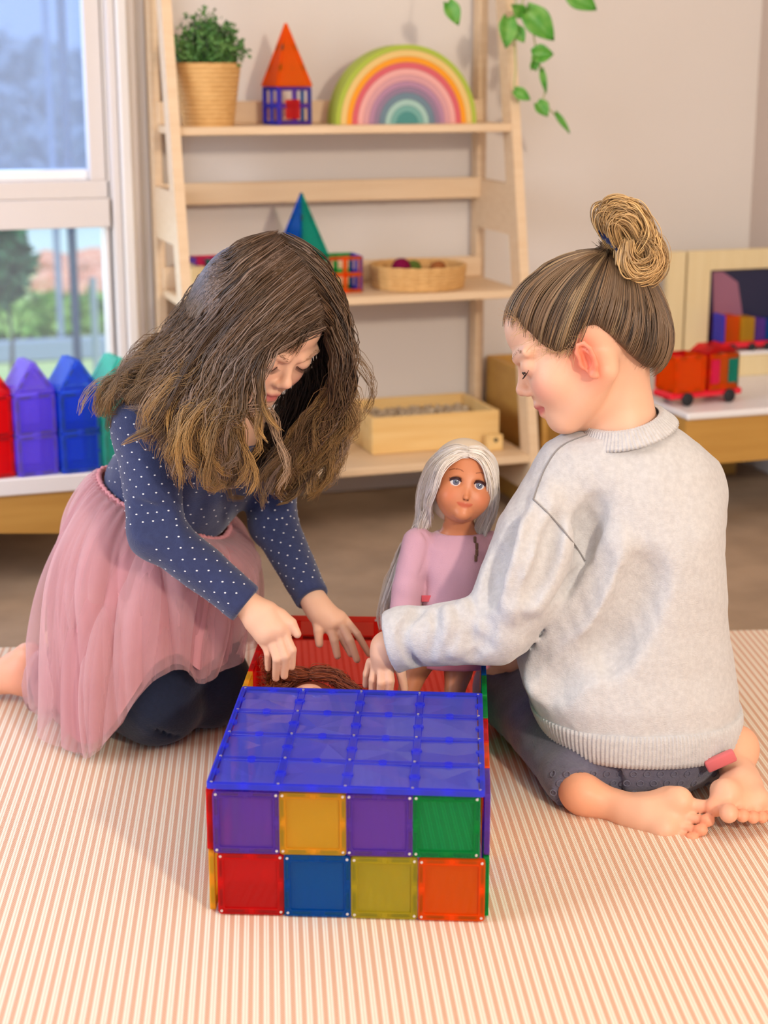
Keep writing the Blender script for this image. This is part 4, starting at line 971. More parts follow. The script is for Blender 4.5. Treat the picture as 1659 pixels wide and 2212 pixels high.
# creases at elbow, armpit and waist
q = np.random.RandomState(5)
for k in range(6):
    t = k/5; p = elR+(shR-elR)*(.05+.30*t); S1.cap(p+np.array([-.03, -.034, .006]), p+np.array([.03, -.041, -.010-.004*t]), .0030, .0022, 's', .010)
for k in range(4):
    p = Wa+up1*(.0+.018*k)+fr1[0]*.02; S1.cap(p-fr1[0]*.06-CT*-.072+np.array([0, 0, .0]), p+fr1[0]*.045+CT*.068, .0028, .002, 's', .010)
S1u = Fld(); S1u.ops = list(S1.ops[:2])
S1.disp(wob(3, 60, .0009)); S1.disp(wob(4, 140, .0003))
S1.cut(wrR-fa*.012, fa); S1.ops[-1] = (lambda p, o_=(wrR-fa*.012).astype(np.float32), n_=fa.astype(np.float32), c_=wrR.astype(np.float32): np.where(np.linalg.norm(p-c_, axis=1) < .09, (p-o_)@n_, -1).astype(np.float32), None, None, 'c', .002)
S1.ops.append((lambda p, o_=(wrL-fb*.010).astype(np.float32), n_=fb.astype(np.float32), c_=wrL.astype(np.float32): np.where(np.linalg.norm(p-c_, axis=1) < .08, (p-o_)@n_, -1).astype(np.float32), None, None, 'c', .002))
wp = at(350, 1130, 2.25); wn = -up1+np.array([.12, 0, 0]); S1.cut(wp, wn, .002)
cut_n = (Nk+up1*.012).astype(np.float32); upf = up1.astype(np.float32)
S1.ops.append((lambda p: np.where(np.linalg.norm(p-cut_n, axis=1) < .075, (p-cut_n)@upf, -1).astype(np.float32), None, None, 'c', .003))
def knit(name, col, col2, scale, ribdir=None, sheen=.3):
    m = mat(name, col, .9, .12, noise=(150, .35, col2), sheen=sheen); nt = m.node_tree; N = nt.nodes; L = nt.links
    w_ = N.new('ShaderNodeTexNoise'); w_.inputs['Scale'].default_value = scale; w_.inputs['Detail'].default_value = 5
    tc = N.new('ShaderNodeTexCoord'); mp_ = N.new('ShaderNodeMapping'); mp_.inputs['Scale'].default_value = (1, 1, 1.6) if ribdir is None else ribdir
    L.new(tc.outputs['Object'], mp_.inputs[0]); L.new(mp_.outputs[0], w_.inputs[0])
    b = N.new('ShaderNodeBump'); b.inputs['Strength'].default_value = .55; b.inputs['Distance'].default_value = .0016; L.new(w_.outputs[0], b.inputs['Height']); L.new(b.outputs[0], N['Principled BSDF'].inputs['Normal']); return m
M['navy'] = knit('navy_knit', srgb(54, 62, 98), srgb(40, 46, 78), 500)
top1 = link('spotted_top', body_mesh('spotted_top', S1, [], .0034, M['navy'], g1b), None, G1)
# little woven spots, staggered rows around torso and sleeves
SV, SF = [], []
def spot(p, n_):
    n_ = nz(n_); a_ = nz(np.cross(n_, [0, 0, 1])); b_ = np.cross(n_, a_); n0 = len(SV); SV.append(p+n_*.0008)
    for k in range(6): SV.append(p+(a_*math.cos(k*PI/3)*.0015+b_*math.sin(k*PI/3)*.00105)+n_*.0001)
    for k in range(6): SF.append((n0, n0+1+k, n0+1+(k+1) % 6))
def spots_on(F, A, Bp, rmax, dh, dth, phase=0):
    ax = nz(Bp-A); L_ = np.linalg.norm(Bp-A); e1 = nz(np.cross(ax, [.1, 1, .2])); e2 = np.cross(ax, e1); rows = int(L_/dh); C, D = [], []
    for i in range(rows):
        nth = max(6, int(2*PI*rmax*.8/dth))
        for j in range(nth):
            th = 2*PI*(j+.5*(i % 2))/nth+phase; C.append(A+ax*(i+.5)*dh); D.append(e1*math.cos(th)+e2*math.sin(th))
    C, D = np.array(C), np.array(D); t = np.full(len(C), 0.0); ok = np.ones(len(C), bool); hit = np.zeros(len(C), bool)
    for _ in range(40):
        v = F(C+D*t[:, None]); t = t+np.where(v < 0, np.maximum(-v, .0006), -np.minimum(v, .002)*.5)
    P_ = C+D*t[:, None]; v = F(P_); e = .002; g = np.stack([F(P_+np.eye(3)[i]*e)-F(P_-np.eye(3)[i]*e) for i in range(3)], 1)
    for p, n_, vv, tt in zip(P_, g, v, t):
        if abs(vv) < .0012 and tt < rmax*1.6 and n_@CT > -.002 and np.linalg.norm(n_) > 1e-4: spot(p, n_)
spots_on(S1, elR+(shR-elR)*.02, shR+(shR-elR)*.12, .045, .0115, .016); spots_on(S1, elR+fa*.012, wrR-fa*.018, .034, .0115, .016, .3)
spots_on(S1, elL, shL, .043, .0115, .017); spots_on(S1, elL+fb*.012, wrL-fb*.015, .034, .0115, .017, .2); spots_on(S1, Wa-up1*.045, Ch+up1*.075, .10, .0135, .019)
o = link('knit_spots', pymesh('knit_spots', np.array(SV)-g1b, SF, mat('white_yarn', srgb(226, 226, 230), .8, .1)), None, G1); o['kind'] = 'stuff'

# leggings
L1 = Fld(); L1.ell(Pe, (.105, .095, .092), None, 'u', .03)
L1.chain([hipR, knR, anR], [.075, .065, .036], 'u', .02).chain([hipL, knL, anL], [.073, .058, .036], 'u', .02)
for k in range(7): p = knR+np.array([-.055+.012*k, -.02, .055-.012*k]); L1.cap(p, p+np.array([.03, -.045, -.05]), .0022, .0018, 's', .008)
L1.disp(wob(7, 70, .0010)); L1.cut((0, 0, RUGZ+.001), (0, 0, -1), .004)
ca = nz(anR-knR); L1.ops.append((lambda p, o_=(anR-ca*.002).astype(np.float32), n_=ca.astype(np.float32), c_=anR.astype(np.float32): np.where(np.linalg.norm(p-c_, axis=1) < .09, (p-o_)@n_, -1).astype(np.float32), None, None, 'c', .002))
M['leg1'] = knit('dark_leggings', srgb(30, 38, 58), srgb(24, 30, 46), 300, sheen=.25)
link('leggings', body_mesh('leggings', L1, [], .0045, M['leg1'], g1b), None, G1)

# tulle skirt: gathered waist ring falling to the hem, opaque lining and two sheer layers
def tulle(name, op, col, sc):
    m = mat(name, col, .85, .1, noise=(14, .35, srgb(206, 150, 156)), sheen=.35); nt = m.node_tree; N = nt.nodes; L = nt.links
    tb = N.new('ShaderNodeBsdfTransparent'); mx = N.new('ShaderNodeMixShader'); lw = N.new('ShaderNodeLayerWeight'); lw.inputs[0].default_value = .35
    mr = N.new('ShaderNodeMapRange'); mr.inputs[3].default_value = op; mr.inputs[4].default_value = min(1, op+.4); L.new(lw.outputs['Facing'], mr.inputs[0]); L.new(mr.outputs[0], mx.inputs[0])
    tl = N.new('ShaderNodeBsdfTranslucent'); tl.inputs[0].default_value = col; m2 = N.new('ShaderNodeMixShader'); m2.inputs[0].default_value = .3
    L.new(N['Principled BSDF'].outputs[0], m2.inputs[1]); L.new(tl.outputs[0], m2.inputs[2])
    L.new(tb.outputs[0], mx.inputs[1]); L.new(m2.outputs[0], mx.inputs[2]); L.new(mx.outputs[0], N['Material Output'].inputs[0]); return m
LB = Fld(); LB.ell(Pe, (.11, .10, .10), None, 'u', .03).chain([hipR, knR, anR], [.077, .067, .038], 'u', .02).chain([hipL, knL, anL], [.075, .060, .038], 'u', .02)
wc = (at(370, 1075, 2.30)+at(345, 1100, 2.30))/2
WR = [(-175, .098), (-120, .095), (-60, .085), (0, .090), (60, .085), (120, .09), (185, .098)]
# hem by compass angle (deg, 0=+x right, -90 towards camera): pixel x, distance, height
HEM = [(-180, 150, 2.40, .03), (-160, 128, 2.30, .020), (-140, 128, 2.20, .012), (-125, 160, 2.13, .009), (-112, 205, 2.105, .010), (-100, 262, 2.115, .05), (-88, 330, 2.12, .125), (-72, 390, 2.13, .140), (-58, 432, 2.13, .105), (-44, 470, 2.155, .125), (-25, 495, 2.19, .135), (0, 505, 2.28, .12), (40, 500, 2.40, .06), (90, 400, 2.56, .03), (140, 240, 2.56, .02), (180, 150, 2.40, .03)]
ha = np.array([h[0] for h in HEM], float); hp = np.array([cz(h[1], h[2], h[3]) for h in HEM])
def ring_at(t_, off):
    C_ = np.stack([wc[0]+0*t_, wc[1]+0*t_, wc[2]+.035*(-np.cos(t_))-.012*np.cos(t_)], 1); r_ = np.full(len(t_), .2); D_ = np.stack([np.cos(t_), np.sin(t_), 0*t_], 1)
    for _ in range(40): v = S1u(C_+D_*r_[:, None]); r_ = r_-np.clip(v-off, -.01, .02)*.7
    k_ = np.hanning(41); k_ /= k_.sum(); r_ = np.convolve(np.concatenate([r_[-20:], r_, r_[:20]]), k_, 'valid'); return C_+D_*r_[:, None]
def skirt(name, m, nr, amp, seed, grow=0., nth=560, nt=64, start=0., hemup=0., freq=1.):
    q = np.random.RandomState(seed); th = np.linspace(-180, 180, nth, endpoint=False); t = np.linspace(start, 1, nt)[:, None]
    W0 = ring_at(np.radians(th), .004+grow*.5)
    Hm = np.stack([np.interp(th, ha, hp[:, i]) for i in range(3)], 1); ker = np.hanning(33); ker /= ker.sum()
    Hm = np.stack([np.convolve(np.concatenate([Hm[-16:, i], Hm[:, i], Hm[:16, i]]), ker, 'valid') for i in range(3)], 1)
    Hm[:, 2] += hemup
    out = np.stack([np.cos(np.radians(th)), np.sin(np.radians(th)), 0*th], 1)
    P_ = W0[None]*(1-t[..., None])+Hm[None]*t[..., None]; bul = (np.sin(PI*t**.7)*(.020+.018*np.clip(-np.sin(np.radians(th)), 0, 1))[None])[..., None]; P_ = P_+out[None]*bul*np.array([1, 1, 0])+np.array([0, 0, 1])*(np.sin(PI*t)*.03)[..., None]
    ph = np.radians(th)[None]; fold = 0
    for k in range(nr): w_ = max(5, int(freq*q.randint(12, 44))); fold = fold+np.abs(np.sin(ph*int(w_)/2+q.uniform(0, 6)+t*q.uniform(-1.5, 1.5)+np.sin(t*q.uniform(2, 5)+q.uniform(0, 6))*.5))**.7*q.uniform(.5, 1)*(18/w_)
    fold = fold/nr-.42; A = amp*np.clip(.12+1.1*t**.8, 0, 1)
    P_ = P_+out[None]*(fold*A)[..., None]+np.array([0, 0, 1])*((fold*A*.25)*(t))[..., None]
    P_ = P_+out[None]*(.0025*np.sin(ph*56+np.sin(ph*7)*2)*np.exp(-t*9))[..., None]
    V = outward(LB, P_.reshape(-1, 3), .006+grow, 3); V[:, 2] = np.maximum(V[:, 2], RUGZ+.002)
    I = np.arange(nt*nth).reshape(nt, nth); A_ = I[:-1]; C_ = I[1:]; Q = np.stack([A_, np.roll(A_, -1, 1), np.roll(C_, -1, 1), C_], -1).reshape(-1, 4)
    return link(name, npmesh(name, V-g1b, Q, m), None, G1)
skirt('skirt_lining', mat('pink_lining', srgb(196, 138, 144), .8, .15, sheen=.3), 3, .022, 2, 0., hemup=.02)
skirt('tulle_layer', tulle('pink_tulle_inner', .42, srgb(220, 166, 170), 1), 4, .075, 5, .006, hemup=.006, freq=.6)
skirt('tulle_layer', tulle('pink_tulle_outer', .30, srgb(230, 188, 190), 1), 4, .095, 9, .011, freq=.5)
# gathered waistband and trailing hem ruffle on the rug
pts = [Vector(p_-g1b)+Vector((0, 0, .0025*math.sin(i_*1.8))) for i_, p_ in enumerate(ring_at(np.linspace(0, 2*PI, 240, endpoint=False), .004))]
B().tube(pts, [.0032+.0012*math.sin(i*1.9) for i in range(240)], 7, True).build('waistband', mat('pink_gather', srgb(214, 146, 150), .8, .1), G1, 60)

# hair
def s1(px, py, off=.006): return march(F1h, px, py, off)
F1h = Fld(); F1h.ell(H1['P'](.022, .040), np.array([.066, .050, .062]), np.stack([H1['f'], H1['u'], H1['r']]), 'u', .02).ell(H1['P'](-.004, .022), np.array([.090, .076, .076]), np.stack([H1['f'], H1['u'], H1['r']]), 'u', .01).ell(H1['P'](-.045, -.02), np.array([.05, .06, .062]), np.stack([H1['f'], H1['u'], H1['r']]), 'u', .02)
def K(*L_): return [s1(*p) if len(p) == 2 else at(*p) for p in L_]
A = [K((592, 508), (520, 540), (445, 615, 2.19), (355, 735, 2.20), (275, 825, 2.18), (228, 885, 2.17)), K((602, 512), (520, 570), (430, 665, 2.14), (335, 770, 2.14), (272, 832, 2.14), (232, 895, 2.14)),
     K((625, 535), (530, 610), (445, 705, 2.09), (370, 780, 2.09), (305, 838, 2.11), (258, 880, 2.13)), K((640, 555), (545, 635), (460, 735, 2.06), (405, 805, 2.05), (370, 850, 2.06), (345, 885, 2.08)),
     K((662, 592), (572, 665), (485, 760, 2.03), (440, 850, 2.03), (415, 930, 2.04), (402, 1010, 2.05)), K((680, 640), (600, 700), (525, 775, 2.01), (475, 870, 2.01), (445, 960, 2.02), (452, 1040, 2.04)),
     K((692, 680), (620, 716), (552, 770, 2.0), (503, 850, 2.0), (482, 945, 2.01), (492, 1035, 2.03))]
A2 = [K((692, 680), (625, 716), (556, 765, 2.0), (515, 850, 1.995), (500, 940, 2.0), (500, 1030, 2.02)), K((698, 712), (632, 728), (572, 765, 1.995), (545, 850, 1.99), (530, 930, 2.0), (520, 1035, 2.02))]
C2 = [K((604, 508), (668, 548), (715, 625, 2.2), (735, 730, 2.2), (735, 840, 2.2), (712, 950, 2.2), (690, 1040, 2.2)), K((628, 530), (690, 590), (728, 670, 2.15), (742, 770, 2.14), (735, 870, 2.14), (695, 970, 2.16), (655, 1055, 2.17)),
      K((655, 575), (705, 640), (736, 720, 2.11), (744, 810, 2.10), (725, 890, 2.11), (670, 980, 2.13), (630, 1060, 2.15)), K((682, 635), (715, 690), (742, 770, 2.08), (738, 850, 2.09), (700, 930, 2.11), (640, 1010, 2.13), (605, 1080, 2.14)),
      K((698, 705), (718, 740), (728, 810, 2.09), (708, 885, 2.11), (665, 955, 2.13), (612, 1010, 2.14), (585, 1050, 2.15))]
D2 = [K((704, 690, 2.15), (716, 760, 2.175), (716, 830, 2.19), (694, 930, 2.2), (650, 1010, 2.2)), K((700, 770, 2.17), (708, 850, 2.19), (680, 930, 2.2), (640, 1000, 2.2), (610, 1040, 2.2)), K((660, 800, 2.20), (655, 880, 2.21), (610, 950, 2.21), (580, 1010, 2.2), (570, 1040, 2.2)), K((620, 860, 2.22), (600, 920, 2.22), (575, 970, 2.22), (555, 1010, 2.21)) + [at(552, 1030, 2.21)]]
dark, mid, gold, ash = lin(40, 27, 21), lin(100, 74, 52), lin(206, 158, 90), lin(158, 134, 120)
def hcol(G, ci, q, tipg=.7, base=(dark, mid), ashy=0):
    N, n, _ = G.shape; nc = ci.max()+1; w_ = np.clip(q.uniform(0, 1, nc)[ci]*.7+q.uniform(0, .5, N), 0, 1)[:, None, None]
    c = base[0]*(1-w_)+base[1]*w_; t = np.linspace(0, 1, n)[None, :, None]; g = np.clip((t-.45)/.55, 0, 1)**1.2*tipg*np.clip(q.uniform(.1, 1.3, nc)[ci], 0, 1)[:, None, None]
    c = c*(1-g)+gold*g
    if ashy: a_ = (q.rand(nc)[ci] < ashy)[:, None, None]*.5; c = c*(1-a_)+ash*a_
    return c
HG, HC, HR = [], [], []
def addh(keys, N, tipg, ashy=0, base=(dark, mid), rad=.00085, **k):
    G, ci, q = sheet(keys, N, 30, **k); HG.append(G); HC.append(hcol(G, ci, q, tipg, base, ashy)); HR.append(q.uniform(.6, 1.3, N)*rad)
addh(A, 2900, .32, .35, jit=.0035, thick=.012, wave=(.0005, .006), seed=1, curl=.22, curlr=.016, tipjit=.012)
addh(A[3:]+A2, 1300, .8, .1, lenv=.16, jit=.003, thick=.010, wave=(.0005, .006), seed=2, curl=.32, curlr=.022, tipjit=.018)
addh(C2, 2600, .55, .1, jit=.0035, thick=.014, wave=(.0005, .007), seed=3, curl=.30, curlr=.016, tipjit=.009)
addh(D2, 900, .35, 0, jit=.006, thick=.02, wave=(.002, .006), seed=4, curl=.2, base=(dark*.7, dark), tipjit=.02)
# loose locks
addh([K((660, 690), (600, 735), (572, 790, 1.99), (568, 860, 1.985), (585, 905, 1.985), (600, 930, 1.985)), K((662, 690), (596, 738), (566, 790, 1.99), (560, 860, 1.985), (578, 910, 1.985), (618, 932, 1.985))], 60, .9, 0, jit=.0012, thick=.002, wave=(0, .001), seed=6, clump=6, tipjit=.002, rad=.0006)
addh([K((668, 650), (560, 730), (548, 800, 1.995), (560, 870, 1.99), (556, 930, 1.99), (575, 960, 1.99)), K((668, 655), (566, 735), (556, 800, 1.995), (566, 870, 1.99), (566, 930, 1.99), (590, 975, 1.99))], 90, 1, 0, jit=.002, thick=.003, wave=(0, .002), seed=7, clump=8, tipjit=.004, rad=.0007)
addh([K((560, 600), (440, 730, 2.05), (370, 850, 2.04), (330, 910, 2.05), (280, 935, 2.06), (268, 955, 2.06)), K((560, 605), (445, 735, 2.05), (376, 850, 2.04), (340, 915, 2.05), (290, 940, 2.06), (262, 950, 2.06))], 50, .6, 0, jit=.002, thick=.002, wave=(0, .002), seed=8, clump=5, tipjit=.004, rad=.0006)
addh([K((690, 680), (650, 712), (628, 740), (610, 762)), K((695, 690), (665, 722), (655, 748), (640, 775))], 60, .5, 0, jit=.002, thick=.001, wave=(0, .001), seed=11, clump=12, tipjit=.003, rad=.0005)
G = np.concatenate(HG); Cc = np.concatenate(HC); Rr = np.concatenate(HR)
G = outward(F1h, G.reshape(-1, 3), .002, 2).reshape(G.shape)
strands('hair', G, Rr, M['hair'], g1b, Cc, G1)
# scalp cap under the strands, open at the face
CP = Fld(); CP.ell(H1['P'](-.006, .024), np.array([.0885, .0745, .0745]), np.stack([H1['f'], H1['u'], H1['r']]), 'u', .01).ell(H1['P'](-.045, -.02), np.array([.045, .06, .062]), np.stack([H1['f'], H1['u'], H1['r']]), 'u', .02)
CP.cut(H1['P'](.072, .056), H1['f']*.8-H1['u']*.6, .003)
link('scalp_hair', body_mesh('scalp_hair', CP, [], .004, mat('dark_hair_base', srgb(58, 42, 32), .8, .1), g1b), None, G1)
# ================================================================ girl in the grey jumper, seen from behind
g2b = cz(1350, 2.08, 0)*np.array([1, 1, 0])
G2 = gthing('person', 'barefoot girl with her hair in a bun and a pale grey jumper, seen from behind', 'person', g2b)
H2o = at(1272, 736, 2.10); f2, u2 = cv(-.913, -.407, -.13), cv(-.407, .913, 0)
F2 = Fld(); H2 = head(F2, H2o, f2, u2, 1.1, ears=(-1, 1), lids=True)
N2 = at(1345, 915, 2.09); F2.cap(H2['P'](-.025, -.03), at(1338, 890, 2.10), .038, .039, 'u', .012).cap(at(1335, 890, 2.10), at(1350, 960, 2.09), .042, .05, 'u', .02)
# torso sections, by photo row: row, left x, right x, distance, half depth
RW = [(1668, 1218, 1560, 2.075, .118), (1620, 1188, 1582, 2.075, .122), (1560, 1155, 1594, 2.08, .124), (1500, 1128, 1592, 2.08, .120), (1430, 1112, 1578, 2.08, .110), (1350, 1142, 1570, 2.08, .102), (1300, 1178, 1568, 2.08, .098), (1250, 1222, 1566, 2.08, .096),
      (1150, 1258, 1564, 2.085, .092), (1080, 1232, 1560, 2.09, .086), (1020, 1200, 1545, 2.09, .074), (975, 1200, 1515, 2.09, .062), (945, 1235, 1478, 2.09, .052), (920, 1270, 1432, 2.09, .044)]
hs, cx, ax_ = [], [], []
for y, xl, xr, Y, bb in RW:
    zz = at((xl+xr)/2, y-22*(bb/.1), Y)[2]; a_, b_ = cz(xl, Y, zz)[0], cz(xr, Y, zz)[0]; hs.append(zz); cx.append((a_+b_)/2); ax_.append((b_-a_)/2)
hs, cx, ax_ = map(np.array, (hs, cx, ax_)); cy = np.array([r[3] for r in RW]); by = np.array([r[4] for r in RW])
eye3 = np.eye(3)
F2.stack((0, 0, 0), eye3, hs, cx, cy, np.maximum(ax_-.046, .022), np.maximum(by-.050, .020), 2.3, 'u', .02)
sL, eL, wL = at(1215, 1050, 2.085), at(1085, 1335, 2.03), at(838, 1400, 2.03)
sR, eR, wR = at(1490, 1060, 2.12), at(1450, 1330, 2.28), at(1200, 1400, 2.30)
F2.chain([sL, eL, wL], [.032, .027, .021], 'u', .02).chain([sR, at(1490, 1290, 2.18), eR], [.036, .032, .03], 'u', .02)
F2.chain([eR, at(1330, 1400, 2.30), at(1130, 1418, 2.22)], [.028, .025, .019], 'u', .02)
p2 = at(1372, 1560, 2.09); kL, aL = cz(1112, 2.235, .064), cz(1226, 1.995, .036); kR, aR = cz(1430, 2.36, .064), cz(1545, 2.06, .045)
F2.ell(p2, (.115, .10, .10), None, 'u', .02).cap(p2+[-.05, 0, -.03], kL, .062, .05, 'u', .02).cap(kL, aL, .044, .024, 'u', .02).cap(p2+[.05, 0, -.03], kR, .062, .05, 'u', .02).cap(kR, aR, .048, .030, 'u', .02)
hL = cz(1256, 1.950, .032); Lf = nz(cz(1490, 1.893, .026)-hL); frf, PF = foot(F2, hL, Lf, np.array([.1, .65, .72]), 1.03)
hR_ = cz(1592, 2.035, .060); Lr = nz(cz(1566, 1.900, .028)-hR_); frr, PR = foot(F2, hR_, np.array([-.12, -.97, -.10]), np.array([-.96, .15, .35]), 1.06)
F2.cap(aL, hL, .024, .020, 'u', .012).cap(aR, hR_, .030, .024, 'u', .02)
a = lambda L_: [at(*p) for p in L_]
fingers(F2, [a([(848, 1424, 2.03), (866, 1452, 2.02), (873, 1488, 2.02)]), a([(838, 1440, 2.02), (843, 1470, 2.01), (840, 1503, 2.015)]), a([(825, 1442, 2.02), (824, 1474, 2.012), (821, 1506, 2.02)]),
             a([(812, 1438, 2.03), (806, 1468, 2.025), (804, 1497, 2.03)]), a([(800, 1430, 2.04), (792, 1456, 2.04), (790, 1480, 2.045)])], [(wL, .021), (at(834, 1415, 2.028), .0185), (at(828, 1436, 2.03), .0155)])
fingers(F2, [a([(1092, 1412, 2.19), (1072, 1398, 2.18), (1055, 1395, 2.17)]), a([(1078, 1420, 2.18), (1050, 1418, 2.17), (1022, 1420, 2.165)]), a([(1078, 1430, 2.18), (1050, 1430, 2.17), (1024, 1432, 2.165)]),
             a([(1080, 1438, 2.185), (1055, 1441, 2.175), (1032, 1442, 2.17)]), a([(1085, 1445, 2.19), (1064, 1450, 2.18), (1046, 1450, 2.175)])], [(at(1130, 1418, 2.22), .018), (at(1100, 1425, 2.19), .0175)])
hb2 = (H2o-.155, H2o+.155)
reg = [(*hb2, .0020), (*box_of([wL, at(820, 1490, 2.02)], .035), .0018), (*box_of([at(1120, 1420, 2.2), at(1030, 1430, 2.17)], .028), .002), (*box_of([cz(1230, 1.97, .02), cz(1640, 1.88, .07), cz(1640, 2.04, .07)], .03), .0024)]
def cols2(V):
    ex = [(PF(0, 0, 0), .045, (240, 160, 116), .75), (PF(.112, .02, 0), .03, (242, 178, 138), .5), (PR(0, 0, 0), .04, (240, 160, 116), .6), (PR(.115, 0, 0), .035, (240, 172, 134), .5)]
    ex += [(PF(*t_), .012, (236, 148, 110), .8) for t_ in ((.162, .0205, -.004), (.156, .003, -.004), (.151, -.0105, -.004), (.143, -.0225, -.004), (.133, -.0335, -.004))]+[(PR(*t_), .012, (236, 148, 110), .8) for t_ in ((.162, .0205, -.004), (.156, .003, -.004), (.151, -.0105, -.004), (.143, -.0225, -.004), (.133, -.0335, -.004))]
    return skin_cols(V, H2, (228, 178, 148), extra=ex)
link('body', body_mesh('body', F2, reg, .006, M['skin'], g2b, cols2), None, G2)
for sd in (1, -1): lash(H2, sd, (G2, g2b), col=(40, 28, 26), down=1.4); brow(H2, sd, (G2, g2b), (172, 138, 110), F2)
for sd in (-1, 1):
    B().tube([Vector(H2['P'](.0815, -.0035, sd*.0235)-g2b), Vector(H2['P'](.0830, -.0040, sd*.030)-g2b), Vector(H2['P'](.0795, -.0045, sd*.036)-g2b)], .0022, 8).build('eye', mat('dark_eye', srgb(46, 32, 30), .15, .6), G2, 60)

# jumper
S2 = Fld(); S2.stack((0, 0, 0), eye3, hs, cx, cy, ax_, by, 2.3, 'u', .02)
S2.cap(at(1225, 1035, 2.085), at(1166, 1165, 2.06), .050, .056, 'u', .03).cap(at(1166, 1165, 2.06), at(1122, 1275, 2.035), .058, .055, 'u', .006).cap(at(1122, 1275, 2.035), at(1080, 1340, 2.025), .055, .047, 'u', .006)
S2.cap(at(1075, 1358, 2.02), at(868, 1378, 2.025), .047, .036, 'u', .010); S2.cap(sR+[-.0, 0, 0], at(1490, 1290, 2.19), .046, .044, 'u', .03).chain([at(1490, 1290, 2.19), eR, at(1340, 1400, 2.30), at(1180, 1412, 2.25)], [.044, .043, .038, .030], 'u', .02)
# rolled cuff
fc = nz(at(838, 1400, 2.03)-at(960, 1372, 2.02)); S2.cap(at(880, 1375, 2.028), at(846, 1386, 2.03), .0405, .040, 'u', .006)
def onS(pts, off=0., F=None): return [march(F or S2, x, y, off) for x, y in pts]
def groove(pts, r=.0022, k=.004, off=0): P_ = catmull(onS(pts, off), max(8, len(pts)*5)); S2.chain(list(P_), [r]*len(P_), 's', k)
def ridge(pts, r0, k=.02, sink=.6, taper=True):
    P_ = catmull(onS(pts), max(6, len(pts)*4)); P_ = P_+CT*-r0*sink; n = len(P_); S2.chain(list(P_), [r0*(.35+.65*math.sin(PI*(i+.5)/n)) if taper else r0 for i in range(n)], 'u', k)
def valley(pts, r0, k=.02, lift=.62):
    P_ = catmull(onS(pts), max(6, len(pts)*4)); n = len(P_); P_ = P_+CT*r0*lift; S2.chain(list(P_), [r0*(.3+.7*math.sin(PI*(i+.5)/n)) for i in range(n)], 's', k)
valley([(1292, 1085), (1268, 1130), (1264, 1175), (1272, 1215)], .011, .018); valley([(1268, 1215), (1225, 1262), (1180, 1310), (1142, 1350)], .008, .006)
ridge([(1340, 1170), (1290, 1290), (1220, 1400), (1165, 1480)], .009, .035)
valley([(1300, 1200), (1250, 1310), (1190, 1400), (1140, 1450)], .009, .03); valley([(1180, 1500), (1240, 1440), (1310, 1400)], .010, .03)
valley([(1400, 1230), (1360, 1330), (1310, 1420)], .006, .04)
for a_ in ([(1185, 1060), (1150, 1170), (1110, 1290)], [(1150, 1130), (1130, 1230), (1100, 1330)], [(1215, 1150), (1190, 1240), (1150, 1310)]): ridge(a_, .0055, .024)
for a_ in ([(1170, 1090), (1140, 1190), (1105, 1300)], [(1205, 1120), (1175, 1220), (1140, 1300)], [(1110, 1140), (1090, 1210), (1060, 1290)], [(1075, 1190), (1060, 1260), (1040, 1310)]): valley(a_, .0045, .018)
for a_ in ([(1015, 1295), (1022, 1340), (1000, 1400)], [(985, 1315), (985, 1350), (960, 1410)], [(1045, 1330), (1050, 1370), (1020, 1425)], [(940, 1320), (950, 1360), (935, 1420)], [(1000, 1310), (1010, 1370), (1060, 1400)]): valley(a_, .0055, .010)
for a_ in ([(1000, 1305), (1003, 1350), (980, 1410)], [(965, 1315), (968, 1360), (945, 1415)]): ridge(a_, .006, .012)
groove([(905, 1318), (882, 1340), (868, 1370), (880, 1410), (905, 1440)], .0045, .006)
seams = [[(1282, 935), (1215, 962), (1178, 1010), (1152, 1078)], [(1152, 1078), (1195, 1120), (1240, 1175), (1264, 1212)]]
S2.disp(wob(11, 40, .0009, 6)); S2.disp(wob(12, 120, .0005, 6))
zh = .070; S2.cut((0, 0, zh), (0, 0, -1), .003)
S2.ops.append((lambda p, o_=(wL-fc*.001).astype(np.float32)+(fc*-.004).astype(np.float32), n_=fc.astype(np.float32), c_=wL.astype(np.float32): np.where(np.linalg.norm(p-c_, axis=1) < .10, (p-o_)@n_, -1).astype(np.float32), None, None, 'c', .004))
nd = cv(-.22, .90, .38); no = at(1352, 912, 2.085)
S2.ops.append((lambda p, o_=no.astype(np.float32), n_=nd.astype(np.float32): np.where(np.linalg.norm(p-o_, axis=1) < .08, (p-o_)@n_, -1).astype(np.float32), None, None, 'c', .003))
def marl(name, c1, c2):
    m = knit(name, c1, c2, 380); return m
M['grey'] = marl('grey_marl', srgb(200, 198, 197), srgb(170, 167, 167))
seam_pts = []
for sm_ in seams:
    pp_ = catmull([(x, y, 0) for x, y in sm_], 34); sp_ = np.array([march(S2, x, y, .0004) for x, y, _ in pp_]); ke = np.array([.25, .5, .25])
    for _ in range(2): sp_[1:-1] = sp_[:-2]*.25+sp_[1:-1]*.5+sp_[2:]*.25
    seam_pts.append(sp_)
link('jumper', body_mesh('jumper', S2, [], .0032, M['grey'], g2b), None, G2)
for sp_ in seam_pts: B().tube([Vector(p_-g2b) for p_ in sp_], .0012, 5).build('seam', mat('seam_thread', srgb(140, 136, 135), .9, .1), G2, 60)
